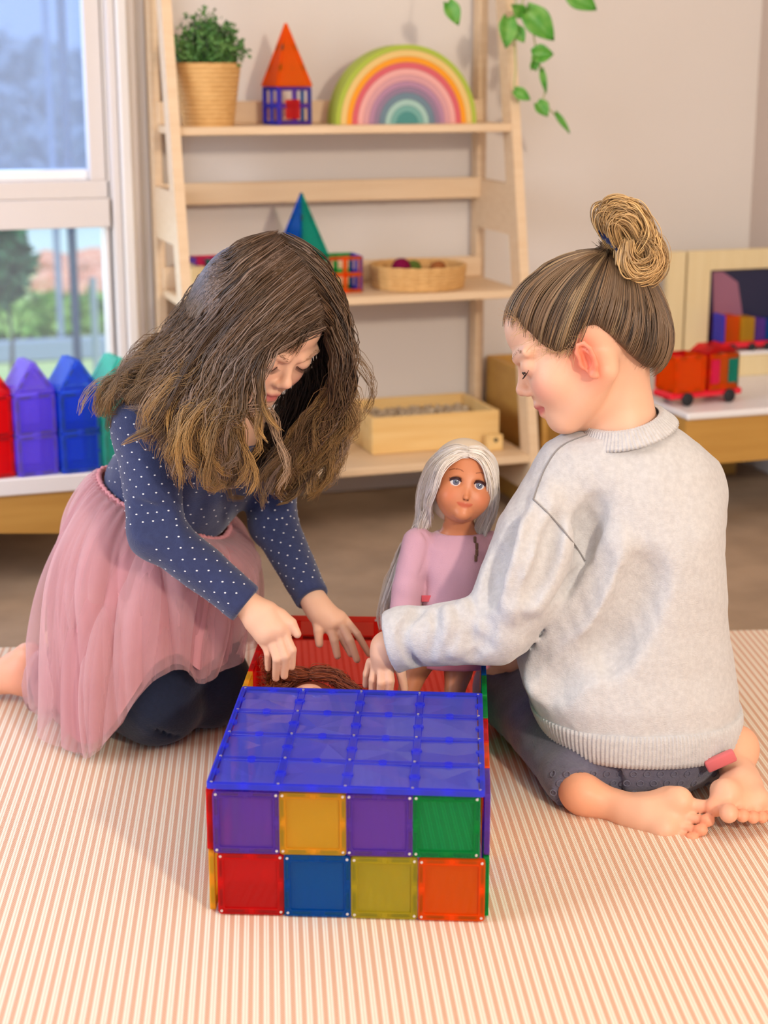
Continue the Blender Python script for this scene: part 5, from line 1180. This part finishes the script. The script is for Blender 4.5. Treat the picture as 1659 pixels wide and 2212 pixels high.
def band(name, F, o, ax, h0, h1, off, ribs, amp, m, root, base, rmax=.28, nh=7, lean=None, thick=.003):
    ax = nz(ax); e1 = nz(np.cross([0, 1, .1], ax)); e2 = np.cross(ax, e1); n = ribs*6; th = np.linspace(0, 2*PI, n, endpoint=False); D = np.cos(th)[:, None]*e1+np.sin(th)[:, None]*e2; rows = []
    for i in range(nh):
        h = h0+(h1-h0)*i/(nh-1); t = np.full(n, rmax)
        for _ in range(60): v = F(o+ax*h+D*t[:, None]); t = t-np.clip(v, -.01, .03)*.7
        ker = np.hanning(31); ker /= ker.sum(); t = np.convolve(np.concatenate([t[-15:], t, t[:15]]), ker, 'valid')
        e = off*(math.sin(PI*(i+.35)/(nh-.3))**.4)+amp*np.cos(th*ribs); rows.append(o+ax*h+D*(t+e)[:, None])
    rows = [rows[0]-D*thick*2]+rows+[rows[-1]-D*thick*2]; V = np.concatenate(rows); nr = len(rows); I = np.arange(nr*n).reshape(nr, n); A_ = I[:-1]; C_ = I[1:]
    Q = np.stack([A_, np.roll(A_, -1, 1), np.roll(C_, -1, 1), C_], -1).reshape(-1, 4); return link(name, npmesh(name, V-base, Q, m), None, root)
S2b = Fld(); S2b.stack((0, 0, 0), eye3, np.append(hs, [hs.min()-.03])[np.argsort(np.append(hs, [hs.min()-.03]))], np.append(cx, cx[0])[np.argsort(np.append(hs, [hs.min()-.03]))], np.append(cy, cy[0])[np.argsort(np.append(hs, [hs.min()-.03]))], np.append(ax_, ax_[0]-.02)[np.argsort(np.append(hs, [hs.min()-.03]))], np.append(by, by[0]-.012)[np.argsort(np.append(hs, [hs.min()-.03]))], 2.3)
iz = np.argsort(hs); hs, cx, cy, ax_, by = hs[iz], cx[iz], cy[iz], ax_[iz], by[iz]
band('ribbed_hem', S2b, np.array([cx[0], cy[0], 0]), (0, 0, 1), zh-.006, zh+.036, .0035, 150, .0009, M['grey'], G2, g2b)
NK = Fld(); NK.cap(no+nd*.03, no+nd*.004, .036, .047, 'u', .004).cap(no+nd*.004, no-nd*.03, .047, .080, 'u', .004)
band('ribbed_collar', NK, no, nd, -.013, .007, .004, 74, .0008, M['grey'], G2, g2b, .14, 6)

# leggings: grey seat with embossed rings
L2 = Fld(); L2.stack((0, 0, 0), eye3, np.array([.010, .03, .07, .12, .17]), np.full(5, cz(1365, 2.075, .06)[0]), np.full(5, 2.075), np.array([.094, .112, .120, .115, .095]), np.array([.096, .112, .119, .110, .09]), 2.3, 'u', .02).cap(p2+[-.05, 0, -.03], kL, .070, .057, 'u', .03).cap(kL, aL, .054, .033, 'u', .02).cap(aL, aL+nz(aL-kL)*.038, .033, .031, 'u', .01).cap(p2+[.05, 0, -.03], kR, .070, .056, 'u', .03).cap(kR, aR, .052, .034, 'u', .03)
L2.disp(wob(17, 80, .0008)); L2.cut((0, 0, RUGZ+.001), (0, 0, -1), .004)
L2.ops.append((lambda p, o_=(aL+nz(aL-kL)*.034).astype(np.float32), n_=nz(aL-kL).astype(np.float32), c_=aL.astype(np.float32): np.where(np.linalg.norm(p-c_, axis=1) < .075, (p-o_)@n_, -1).astype(np.float32), None, None, 'c', .002))
lg2 = link('leggings', body_mesh('leggings', L2, [], .0045, knit('grey_leggings', srgb(104, 102, 118), srgb(84, 82, 98), 300, sheen=.4), g2b), None, G2)
RV, RF = [], []; rb_ = B()
for r_ in range(4):
    for c_ in range(13):
        px, py = 1195+c_*29+(r_ % 2)*14, 1672+r_*20
        p = march(L2, px, py, .0002); e = .003; gg = nz(np.array([L2((p+eye3[i]*e)[None])[0]-L2((p-eye3[i]*e)[None])[0] for i in range(3)]))
        if abs(L2(p[None])[0]) > .004 or gg@CT < .3: continue
        a_ = nz(np.cross(gg, [0, 0, 1])); b_ = np.cross(gg, a_); rb_.tube([Vector(p+gg*.0004-g2b+(a_*math.cos(t)+b_*math.sin(t))*.0042) for t in np.linspace(0, 2*PI, 10, endpoint=False)], .0009, 4, True)
rb_.build('embossed_rings', lg2.data.materials[0], G2, 60)['kind'] = 'stuff'
cf_ = B(); c0 = aR+np.array([.0, -.012, .022]); dd = nz(hR_-aR)
B().box(Vector(at(1556, 1643, 1.965)-g2b), (.040, .012, .016), .003, Matrix.Rotation(math.radians(-26), 3, 'Y'), 2).build('pink_cuff', mat('coral_cuff', srgb(206, 106, 108), .9, .1, sheen=.2), G2, 60)

# hair pulled up into a bun
fr2 = np.stack([H2['f'], H2['u'], H2['r']]); hl_f = np.array([-.10, -.088, -.066, -.0453, -.034, -.023, -.0127, .0, .012, .0224, .0391, .0498, .0567, .0668, .075, .09]); hl_u = np.array([-.03, -.050, -.066, -.0577, -.037, -.012, .0066, .010, .005, -.007, -.004, .009, .0264, .0539, .070, .08])
SK = Fld(); SK.ell(H2['P'](-.004, .022), np.array([.0865, .0735, .0725])*1.1, fr2, 'u', .01).ell(H2['P'](.020, .040), np.array([.064, .046, .058])*1.1, fr2, 'u', .02).ell(H2['P'](-.045, -.022), np.array([.040, .045, .050])*1.1, fr2, 'u', .03)
CPH = Fld(); CPH.ops = list(SK.ops); CPH.disp(lambda p: np.full(len(p), -.0012, np.float32))
def hcut(p):
    f, u, r = hloc(H2, p); return ((np.interp(f, hl_f, hl_u)+.003-u)*H2['s']*.8).astype(np.float32)
CPH.ops.append((hcut, None, None, 'c', .006))
link('scalp_hair', body_mesh('scalp_hair', CPH, [], .0035, mat('brown_hair_base', srgb(88, 66, 46), .6, .3), g2b), None, G2)
bun = at(1322, 532, 2.10); q = np.random.RandomState(12); N = 5200; n = 22
c0 = H2['P'](-.004, .022); bd = nz(bun-c0); D0 = []
while len(D0) < N:
    d = q.normal(size=3); d /= np.linalg.norm(d); p = c0+d*.085; f, u, r = hloc(H2, p[None]); u = u+.004*math.sin(f[0]*260)*math.sin(r[0]*310+1); g_ = np.interp(f, hl_f, hl_u)
    if u[0] > g_[0]+q.uniform(-.006, .004) and (u[0] < g_[0]+.045 or q.rand() < .6): D0.append(d)
D0 = np.array(D0); clm = q.normal(0, 1, (260, 3)); cid = np.argmin(((D0[:, None]-clm/np.linalg.norm(clm, axis=1)[:, None])**2).sum(2), 1)
t = np.linspace(0, 1, n)[None, :, None]; om = np.arccos(np.clip(D0@bd, -1, 1))[:, None, None]; D = (np.sin((1-t)*om)*D0[:, None]+np.sin(t*om)*bd)/np.sin(np.maximum(om, 1e-3))
D = D+q.normal(0, .010, (260, 3))[cid][:, None]*np.sin(PI*t); P0 = onto(SK, c0, D.reshape(-1, 3), .0012).reshape(N, n, 3)
lift = (q.uniform(.0, .0060, 260)[cid]+q.uniform(0, .0016, N))[:, None, None]; nrm = (P0-c0)/np.linalg.norm(P0-c0, axis=2)[..., None]; P0 = P0+nrm*lift*np.minimum(1, t*3+.15); w_ = np.clip((t-.85)/.15, 0, 1); P0 = P0*(1-w_)+(bun+q.normal(0, .006, (N, 1, 3)))*w_
d2, m2_, g2_ = lin(46, 33, 24), lin(140, 110, 80), lin(214, 180, 132)
clm3 = q.normal(0, 1, (1100, 3)); cid3 = np.argmax(D0@(clm3/np.linalg.norm(clm3, axis=1)[:, None]).T, 1); cw_r = np.clip(q.uniform(-.15, 1, 1100)[cid3]*.9+q.uniform(0, .3, N), 0, 1)[:, None, None]; C0 = d2*(1-cw_r)+m2_*cw_r; hi_ = (q.rand(1100)[cid3] < .14)[:, None, None]*.38; C0 = C0*(1-hi_)+g2_*hi_; C0 = np.repeat(C0, n, 1) if C0.shape[1] == 1 else C0
R0 = q.uniform(.0005, .00105, N)
# fine curly hairs at the hairline
fz = []; 
for k in range(150):
    ff = q.uniform(.005, .072); uu = np.interp(ff, hl_f, hl_u)+q.uniform(-.004, .006); rs = -1; dirn = H2['P'](ff, uu, -.07*math.sqrt(max(.05, 1-(ff/.09)**2)))-c0; p = onto(SK, c0, dirn[None], .001)[0]
    tw = H2['u']*q.uniform(-.6, .6)+H2['f']*q.uniform(-.2, 1)-H2['r']*q.uniform(-.1, .5); L_ = q.uniform(.006, .018); bend = q.normal(0, .5, 3); ts = np.linspace(0, 1, n)[:, None]; fz.append(p+nz(tw)*L_*ts+bend*L_*ts**2)
fz = outward(SK, np.array(fz).reshape(-1, 3), .0008, 3).reshape(-1, n, 3)
P0 = np.concatenate([P0, fz]); C0 = np.concatenate([C0, np.tile(lin(196, 156, 112), (150, n, 1))]); R0 = np.concatenate([R0, np.full(150, .00028)])
def KB(*L_): return [at(*p) for p in L_]
def bun_sheet(keys, N_, seed, jit=.0035, thick=.008, rad=.0011):
    G_, ci_, q_ = sheet(keys, N_, 26, jit=jit, thick=thick, wave=(.0004, .0008), seed=seed, tipjit=.004, lenv=0); w_ = np.clip(q_.uniform(0, 1, ci_.max()+1)[ci_]*.8+q_.uniform(0, .35, N_), 0, 1)[:, None, None]
    return G_, np.repeat(lin(112, 82, 50)*(1-w_)+lin(226, 184, 122)*w_, 26, 1), q_.uniform(.6, 1.2, N_)*rad
BS = [bun_sheet([KB((1322, 530, 2.09), (1300, 480, 2.09), (1308, 442, 2.09), (1352, 438, 2.09), (1386, 474, 2.09), (1402, 520, 2.09), (1385, 560, 2.09)), KB((1328, 530, 2.075), (1310, 482, 2.072), (1325, 455, 2.07), (1356, 460, 2.07), (1380, 490, 2.07), (1395, 525, 2.07), (1380, 560, 2.075)), KB((1335, 530, 2.065), (1326, 490, 2.06), (1338, 472, 2.06), (1358, 480, 2.06), (1374, 505, 2.06), (1384, 535, 2.062), (1372, 565, 2.07))], 700, 31),
      bun_sheet([KB((1345, 515, 2.08), (1342, 565, 2.075), (1362, 604, 2.08), (1405, 604, 2.08), (1432, 566, 2.08), (1422, 520, 2.08), (1380, 490, 2.08)), KB((1352, 520, 2.062), (1350, 562, 2.06), (1370, 592, 2.06), (1402, 588, 2.06), (1420, 562, 2.06), (1412, 528, 2.06), (1382, 506, 2.065)), KB((1360, 528, 2.052), (1362, 560, 2.048), (1378, 578, 2.048), (1400, 572, 2.048), (1408, 555, 2.048), (1400, 535, 2.05), (1380, 522, 2.055))], 800, 32),
      bun_sheet([KB((1330, 440, 2.10), (1372, 450, 2.075), (1398, 500, 2.062), (1375, 545, 2.055), (1350, 575, 2.065)), KB((1345, 450, 2.09), (1388, 480, 2.07), (1415, 520, 2.06), (1420, 560, 2.06), (1390, 600, 2.07))], 260, 33, .003)]
BC = Fld(); BC.cap(at(1343, 485, 2.095), at(1358, 488, 2.095), .025, .024, 'u', .01).cap(at(1388, 552, 2.09), at(1384, 556, 2.085), .029, .027, 'u', .01)
Gb = np.concatenate([b_[0] for b_ in BS]); Gb = outward(BC, Gb.reshape(-1, 3), .0008, 4).reshape(Gb.shape); Cb = np.concatenate([b_[1] for b_ in BS]); Rb = np.concatenate([b_[2] for b_ in BS])
strands('hair', P0, R0, M['hair'], g2b, C0, G2); strands('bun', Gb, Rb, M['hair'], g2b, Cb, G2)
BC.cap(bun, at(1350, 500, 2.10), .014, .016, 'u', .01)
link('bun_core', body_mesh('bun_core', BC, [], .004, mat('bun_base', srgb(132, 98, 58), .6, .3), g2b), None, G2)
ha_ = nz(at(1350, 500, 2.1)-bun); e1 = nz(np.cross(ha_, CT)); e2 = np.cross(ha_, e1)
B().tube([Vector(bun+ha_*.004+CT*.010-g2b+(e1*math.cos(t_)+e2*math.sin(t_))*(.0205+.0008*math.sin(t_*13))) for t_ in np.linspace(0, 2*PI, 60, endpoint=False)], [.0072+.0008*math.sin(i*1.7) for i in range(60)], 8, True).build('hair_tie', mat('navy_hair_tie', srgb(26, 34, 74), .9, .1, sheen=.3), G2, 60)

# ================================================================ dolls
def doll(root, base, H_o, f, u, s, pose, haircol, skin, outfit, labelseed, legs=True):
    F = Fld(); f = nz(f); u = nz(u-f*(u@f)); r = np.cross(f, u); fr = np.stack([f, u, r]); P = lambda a, b, c=0: H_o+s*(a*f+b*u+c*r)
    E = lambda c, rad, mode='u', k=.004: F.ell(P(*c), np.array(rad)*s, fr, mode, k*s)
    E((-.006, .012, 0), (.046, .046, .042)); E((.010, -.008, 0), (.034, .042, .0365), k=.014); E((.020, -.024, 0), (.022, .022, .024), k=.012); E((.0365, -.0395, 0), (.009, .008, .010), k=.008)
    for sd in (-1, 1):
        E((.026, -.018, sd*.018), (.016, .016, .015), k=.008); E((.0445, .0015, sd*.0155), (.008, .0065, .0085), 's', .004)
        E((.0405, -.0195, sd*.0032), (.0035, .0028, .0030), k=.002)
    F.cap(P(.041, -.004), P(.0455, -.0155), .0022*s, .0032*s, 'u', .004*s); E((.0470, -.0175, 0), (.0036, .0034, .0038), k=.002)
    F.cap(P(.0415, -.0265, -.0075), P(.0425, -.0260, .0), .0018*s, .0024*s, 'u', .002*s); F.cap(P(.0425, -.0260, 0), P(.0415, -.0265, .0075), .0024*s, .0018*s, 'u', .002*s); F.cap(P(.0415, -.0300, -.003), P(.0415, -.0300, .003), .0024*s, .0024*s, 'u', .002*s)
    F.cap(P(-.006, -.03), pose['neck'], .0195*s, .0195*s, 'u', .006)
    F.stack(pose['neck'], pose['fr'], np.array([-.175, -.15, -.12, -.06, -.02, .002])*s, np.zeros(6), np.zeros(6), np.array([.030, .040, .036, .040, .042, .018])*s, np.array([.026, .030, .026, .028, .024, .016])*s, 2.2, 'u', .012)
    for ch in pose['arms']: F.chain(ch, [.0135*s, .0115*s, .0095*s][:len(ch)], 'u', .006)
    for ch in pose['arms']:
        d = nz(ch[-1]-ch[-2]); F.ell(ch[-1]+d*.012*s, np.array([.016, .0095, .006])*s, np.stack([d, nz(np.cross(d, CT)), np.cross(d, nz(np.cross(d, CT)))]), 'u', .004)
        sd_ = nz(np.cross(d, CT))
        for k in range(4): F.cap(ch[-1]+(d*.020+sd_*(k-1.5)*.0045)*s, ch[-1]+(d*.032+sd_*(k-1.5)*.0050)*s, .0024*s, .0020*s, 'u', .001)
        F.cap(ch[-1]+(d*.006+sd_*.008)*s, ch[-1]+(d*.018+sd_*.013)*s, .0026*s, .0022*s, 'u', .002)
    for ch in pose['legs']: F.chain(ch, [.0235*s, .0185*s, .0125*s, .0135*s][:len(ch)], 'u', .006)
    def cf(V):
        c = np.tile(lin(*skin), (len(V), 1)); q_ = (V-H_o)/s; a, b_, c_ = q_@f, q_@u, q_@r
        def bl(w_, col): nonlocal c; w_ = np.clip(w_, 0, 1)[:, None]; c = c*(1-w_)+lin(*col)*w_
        bl((a > .035)*np.exp(-((b_+.0275-.0012*(np.abs(c_)/.008)**2)/(.0036*np.sqrt(np.clip(1-(c_/.0105)**2, .01, 1))))**4)*(np.abs(c_) < .0105), tuple(int(x*.9) for x in (skin[0]*1.04, skin[1]*.78, skin[2]*.76)))
        for sd in (-1, 1): bl(.35*np.exp(-(((b_+.018)/.010)**2+((c_-sd*.022)/.010)**2))*(a > .02), (214, 116, 84))
        for sd in (-1, 1):
            xc = sd*c_; yb = .0148+.0030*np.sin(np.clip((xc-.006)/.020, 0, 1)*PI); bl(.85*(np.abs(b_-yb) < .0007)*(xc > .008)*(xc < .026)*(a > .02), (130, 70, 44))
            bl((((b_+.0205)/.0011)**2+((c_-sd*.0026)/.0013)**2 < 1)*(a > .042)*.8, (90, 40, 26))
        return c
    hb_ = (H_o-.062*s, H_o+.062*s)
    link('body', body_mesh('body', F, [(*hb_, .0012)], .0024, mat('doll_vinyl', (1, 1, 1, 1), .42, .4, vcol=True, sss=.05), base, cf), None, root)
    # glass eyes: white ball, iris, pupil, lashes
    for sd in (-1, 1):
        ec = P(.0345, .0010, sd*.0155); b = B(); bmesh.ops.create_uvsphere(b.bm, u_segments=24, v_segments=16, radius=.0080*s)
        eo = b.build('eye', mat('eye_white', srgb(232, 226, 222), .12, .6), root, 60); eo.location = Vector(ec-base)
        R3 = Matrix(((-r[0], u[0], f[0]), (-r[1], u[1], f[1]), (-r[2], u[2], f[2]))); eo.rotation_euler = R3.to_euler()
        B().lathe([(0, .0084*s), (.0020*s, .0083*s), (.0042*s, .0072*s), (.0045*s, .0066*s)], n=24).build('iris', mat('iris_blue', srgb(112, 116, 134), .15, .6, noise=(900, .6, srgb(60, 70, 96))), eo, 60)
        B().lathe([(0, .0087*s), (.0019*s, .0085*s), (.0020*s, .0078*s)], n=20).build('pupil', mat('pupil', (.01, .01, .012, 1), .08, .7), eo, 60)
        B().lathe([(0, .0090*s), (.0005*s, .0089*s), (.0006*s, .0084*s)], (.0012*s, .0014*s, -.0001*s), n=10).build('catchlight', mat('catchlight', (.95, .95, .95, 1), .1, .8), eo, 60)
        b = B(); 
        for i in range(15):
            t_ = i/14*2-1; p = P(.0418-.0030*t_*t_, .0062-.0030*t_*t_, sd*(.0155+.0078*t_)); b.tube([Vector(p-base), Vector(p+(f*.0022+u*.0022+r*sd*.0016*t_)*s-base)], [.0006*s, .0002*s], 4)
        b.tube([Vector(P(.0422-.0034*(i/8*2-1)**2, .0050-.0034*(i/8*2-1)**2, sd*(.0155+.0082*(i/8*2-1)))-base) for i in range(9)], .0011*s, 6)
        b.tube([Vector(P(.0420-.0034*(i/8*2-1)**2, .0066-.0034*(i/8*2-1)**2, sd*(.0155+.0078*(i/8*2-1)))-base) for i in range(9)], .0008*s, 6)
        b.build('eyelashes', mat('doll_lash', srgb(58, 26, 28), .5, .3), root)
    return F, P
Od = at(1000, 1046, 2.145); fd, ud = cv(.10, -.02, 1.0), cv(.155, .98, .02)
dbase = cz(985, 2.15, 0)*np.array([1, 1, 0])
D1 = gthing('doll', 'blonde doll in a lilac-pink jacket held upright in the tile box', 'doll', dbase); D1.location.z = RUGZ
db = dbase+np.array([0, 0, RUGZ])
nk = at(992, 1140, 2.160); dn = nz(nk-at(985, 1330, 2.150)); dfr = np.stack([nz(np.cross(dn, [0, -1, 0]))*-1, np.cross(nz(np.cross(dn, [0, -1, 0]))*-1, dn)*-1, dn])
zf = RUGZ+.014
pose = dict(neck=nk, fr=dfr, arms=[[at(903, 1172, 2.155), at(880, 1270, 2.14), at(868, 1370, 2.12)], [at(1062, 1180, 2.165), at(1095, 1270, 2.16), at(1080, 1330, 2.15)]],
            legs=[[at(938, 1392, 2.15), at(900, 1440, 2.13), cz(872, 2.11, .09), cz(868, 2.11, zf)], [at(1005, 1392, 2.155), at(990, 1450, 2.14), cz(978, 2.12, .09), cz(978, 2.12, zf)]])
FD, PD = doll(D1, db, Od, fd, ud, 1.0, pose, None, (198, 126, 86), None, 1)
# jacket with sleeves, zip, tag
J = Fld(); J.stack(nk, dfr, np.array([-.125, -.11, -.08, -.05, -.025, -.006]), np.zeros(6), np.zeros(6), np.array([.0470, .0465, .0465, .0475, .0485, .033]), np.array([.036, .036, .036, .035, .032, .024]), 2.3, 'u', .01)
for ch in pose['arms']: J.chain(ch[:1]+[ch[1], ch[1]*.15+ch[2]*.85], [.0215, .0200, .0190], 'u', .007)
J.disp(wob(21, 90, .0006)); J.ops.append((lambda p, o_=(nk+dn*-.004).astype(np.float32), n_=dn.astype(np.float32): np.where(np.linalg.norm(p-o_, axis=1) < .04, (p-o_)@n_, -1).astype(np.float32), None, None, 'c', .003))
P_ = catmull([march(J, x, y) for x, y in ((912, 1148), (925, 1175), (918, 1210), (908, 1240))], 14); J.chain(list(P_), [.0012]*14, 's', .0025)
link('jacket', body_mesh('jacket', J, [], .0022, mat('lilac_cloth', srgb(206, 160, 176), .85, .15, bump=(700, .25), sheen=.3), db), None, D1)
b = B()
for i, (x, y) in enumerate(((1021, 1152), (1026, 1166), (1030, 1180), (1030, 1194), (1028, 1206))): b.box(Vector(march(J, x, y, .001)-db), (.004, .004, .009), .0008)
b.build('zip', mat('brown_zip', srgb(96, 66, 44), .4, .5), D1)
p = march(J, 925, 1293, .0008); B().box(Vector(p-db), (.018, .0012, .009), .0003).build('tag', mat('red_tag', srgb(216, 92, 104), .7, .2), D1)
q_ = Fld(); q_.stack(nk, dfr, np.array([-.19, -.165, -.14, -.12]), np.zeros(4), np.zeros(4), np.array([.052, .050, .045, .043]), np.array([.040, .039, .036, .034]), 2.3, 'u', .01)
link('skirt', body_mesh('skirt', q_, [], .003, mat('pink_skirt', srgb(206, 120, 134), .85, .1, sheen=.3), db), None, D1)
# doll hair: centre parting, swept to both sides
SD = Fld(); SD.ell(PD(-.008, .012), np.array([.050, .050, .046]), np.stack([nz(fd), nz(ud), np.cross(nz(fd), nz(ud))]), 'u', .01)
def sd_(x, y, off=.003): return march(SD, x, y, off)
def KD(*L_): return [sd_(*p) if len(p) == 2 else at(*p) for p in L_]
pt = at(1010, 966, 2.150)
DL = [KD((1010, 968), (985, 963), (948, 980, 2.15), (918, 1020, 2.16), (905, 1080, 2.165), (902, 1130, 2.17), (865, 1190, 2.19), (842, 1270, 2.19), (835, 1340, 2.18)), KD((1011, 972), (980, 972), (945, 1000, 2.135), (922, 1040, 2.14), (912, 1090, 2.15), (912, 1150, 2.165), (880, 1200, 2.185), (855, 1270, 2.18), (848, 1350, 2.17)),
      KD((1011, 980), (982, 983), (952, 1012, 2.115), (932, 1055, 2.12), (922, 1100, 2.14), (925, 1142, 2.16)), KD((1011, 984), (990, 984), (962, 1002, 2.105), (944, 1040, 2.108), (930, 1085, 2.125), (928, 1130, 2.155))]
DR = [KD((1013, 968), (1040, 970), (1064, 1000, 2.15), (1073, 1050, 2.16), (1070, 1100, 2.16), (1055, 1150, 2.17), (1042, 1185, 2.17)), KD((1013, 976), (1040, 984), (1060, 1015, 2.125), (1068, 1060, 2.13), (1060, 1105, 2.145), (1040, 1150, 2.155), (1030, 1172, 2.15)),
      KD((1013, 984), (1034, 992), (1050, 1015, 2.108), (1056, 1055, 2.112), (1048, 1095, 2.13), (1030, 1130, 2.15), (1020, 1150, 2.15))]
def blond(keys, N_, seed, tip=.003, **k):
    G_, ci_, q2 = sheet(keys, N_, 26, jit=.0012, thick=.005, wave=(.0002, .0016), seed=seed, tipjit=tip, lenv=.12, **k); w_ = np.clip(q2.uniform(0, 1, ci_.max()+1)[ci_]*.8+q2.uniform(0, .35, N_), 0, 1)[:, None, None]
    return G_, np.repeat(lin(214, 198, 176)*(1-w_)+lin(255, 250, 246)*w_, 26, 1), q2.uniform(.6, 1.2, N_)*.00062
HS = [blond(DL[:3], 900, 41, .006, curl=.2, curlr=.006), blond(DL[2:], 420, 42), blond(DR, 1000, 43, .004)]
G_ = np.concatenate([h[0] for h in HS]); G_ = outward(SD, G_.reshape(-1, 3), .001, 2).reshape(G_.shape)
strands('hair', G_, np.concatenate([h[2] for h in HS]), M['hair'], db, np.concatenate([h[1] for h in HS]), D1)
CD = Fld(); CD.ell(PD(-.010, .013), np.array([.0490, .0490, .0460]), np.stack([nz(fd), nz(ud), np.cross(nz(fd), nz(ud))]), 'u', .01).ell(PD(-.030, -.02), np.array([.022, .034, .036]), np.stack([nz(fd), nz(ud), np.cross(nz(fd), nz(ud))]), 'u', .02)
link('scalp_hair', body_mesh('scalp_hair', CD, [], .0025, mat('blonde_base', srgb(222, 206, 182), .6, .3), db), None, D1)

# red-haired doll lying in the box
O2 = cz(668, 2.035, .105); d2b = cz(668, 2.0, 0)*np.array([1, 1, 0])+np.array([0, 0, RUGZ+.003])
D2_ = gthing('doll', 'auburn curly-haired doll in a pink dress lying inside the tile box', 'doll', d2b); D2_.location.z = RUGZ+.003
f_, u_ = nz([-.1, -.35, .93]), nz([.15, .93, .33]); nk2 = cz(676, 1.975, .078); ax2 = nz(nk2-cz(700, 1.85, .05)); x2 = nz(np.cross(ax2, [0, 0, 1])); fr2_ = np.stack([x2, np.cross(ax2, x2), ax2])
pose2 = dict(neck=nk2, fr=fr2_, arms=[[cz(630, 1.96, .07), cz(600, 1.90, .055), cz(590, 1.84, .045)], [cz(735, 1.95, .07), cz(775, 1.89, .055), cz(800, 1.83, .045)]],
             legs=[[cz(672, 1.82, .045), cz(640, 1.77, .055), cz(600, 1.74, .04), cz(585, 1.725, .035)], [cz(730, 1.82, .045), cz(770, 1.78, .055), cz(820, 1.76, .04), cz(850, 1.74, .035)]])
doll(D2_, d2b, O2, f_, u_, .85, pose2, None, (226, 170, 140), None, 2)
J2 = Fld(); J2.stack(nk2, fr2_, np.array([-.17, -.14, -.09, -.05, -.01])*.85, np.zeros(5), np.zeros(5), np.array([.060, .052, .042, .044, .036])*.85, np.array([.040, .038, .034, .034, .026])*.85, 2.3)
link('dress', body_mesh('dress', J2, [], .0028, mat('pink_dress', srgb(226, 110, 146), .85, .1), d2b), None, D2_)
aub, aub2 = lin(96, 40, 22), lin(168, 84, 46)
def red(keys, N_, seed, **k):
    G_, ci_, q2 = sheet(keys, N_, 26, jit=.003, thick=.012, wave=(.002, .007), wl=.03, seed=seed, tipjit=.016, lenv=.2, curl=.3, curlr=.008, **k); w_ = np.clip(q2.uniform(0, 1, N_), 0, 1)[:, None, None]
    return G_, np.repeat(aub*(1-w_)+aub2*w_, 26, 1), q2.uniform(.5, 1.1, N_)*.0006
k1 = [[cz(672, 2.06, .150), cz(720, 2.06, .148), cz(760, 2.04, .130), cz(785, 2.02, .10)], [cz(672, 2.075, .150), cz(700, 2.09, .146), cz(750, 2.10, .12), cz(780, 2.08, .08)]]
k2 = [[cz(665, 2.06, .150), cz(635, 2.06, .150), cz(605, 2.05, .160), cz(585, 2.05, .172), cz(583, 2.05, .186)], [cz(665, 2.075, .150), cz(640, 2.08, .146), cz(612, 2.07, .150), cz(590, 2.06, .165), cz(600, 2.055, .180)], [cz(665, 2.075, .140), cz(620, 2.08, .12), cz(590, 2.07, .10), cz(575, 2.06, .10)]]
R_ = [red(k1, 420, 51), red(k2, 520, 52)]
strands('hair', np.concatenate([h[0] for h in R_]), np.concatenate([h[2] for h in R_]), M['hair'], d2b, np.concatenate([h[1] for h in R_]), D2_)
CE = Fld(); CE.ell(O2+u_*.010-f_*.008, np.array([.043, .044, .041]), np.stack([f_, nz(u_-f_*(u_@f_)), np.cross(f_, nz(u_-f_*(u_@f_)))]), 'u', .01)
link('scalp_hair', body_mesh('scalp_hair', CE, [], .003, mat('auburn_base', srgb(110, 50, 30), .7, .2), d2b), None, D2_)
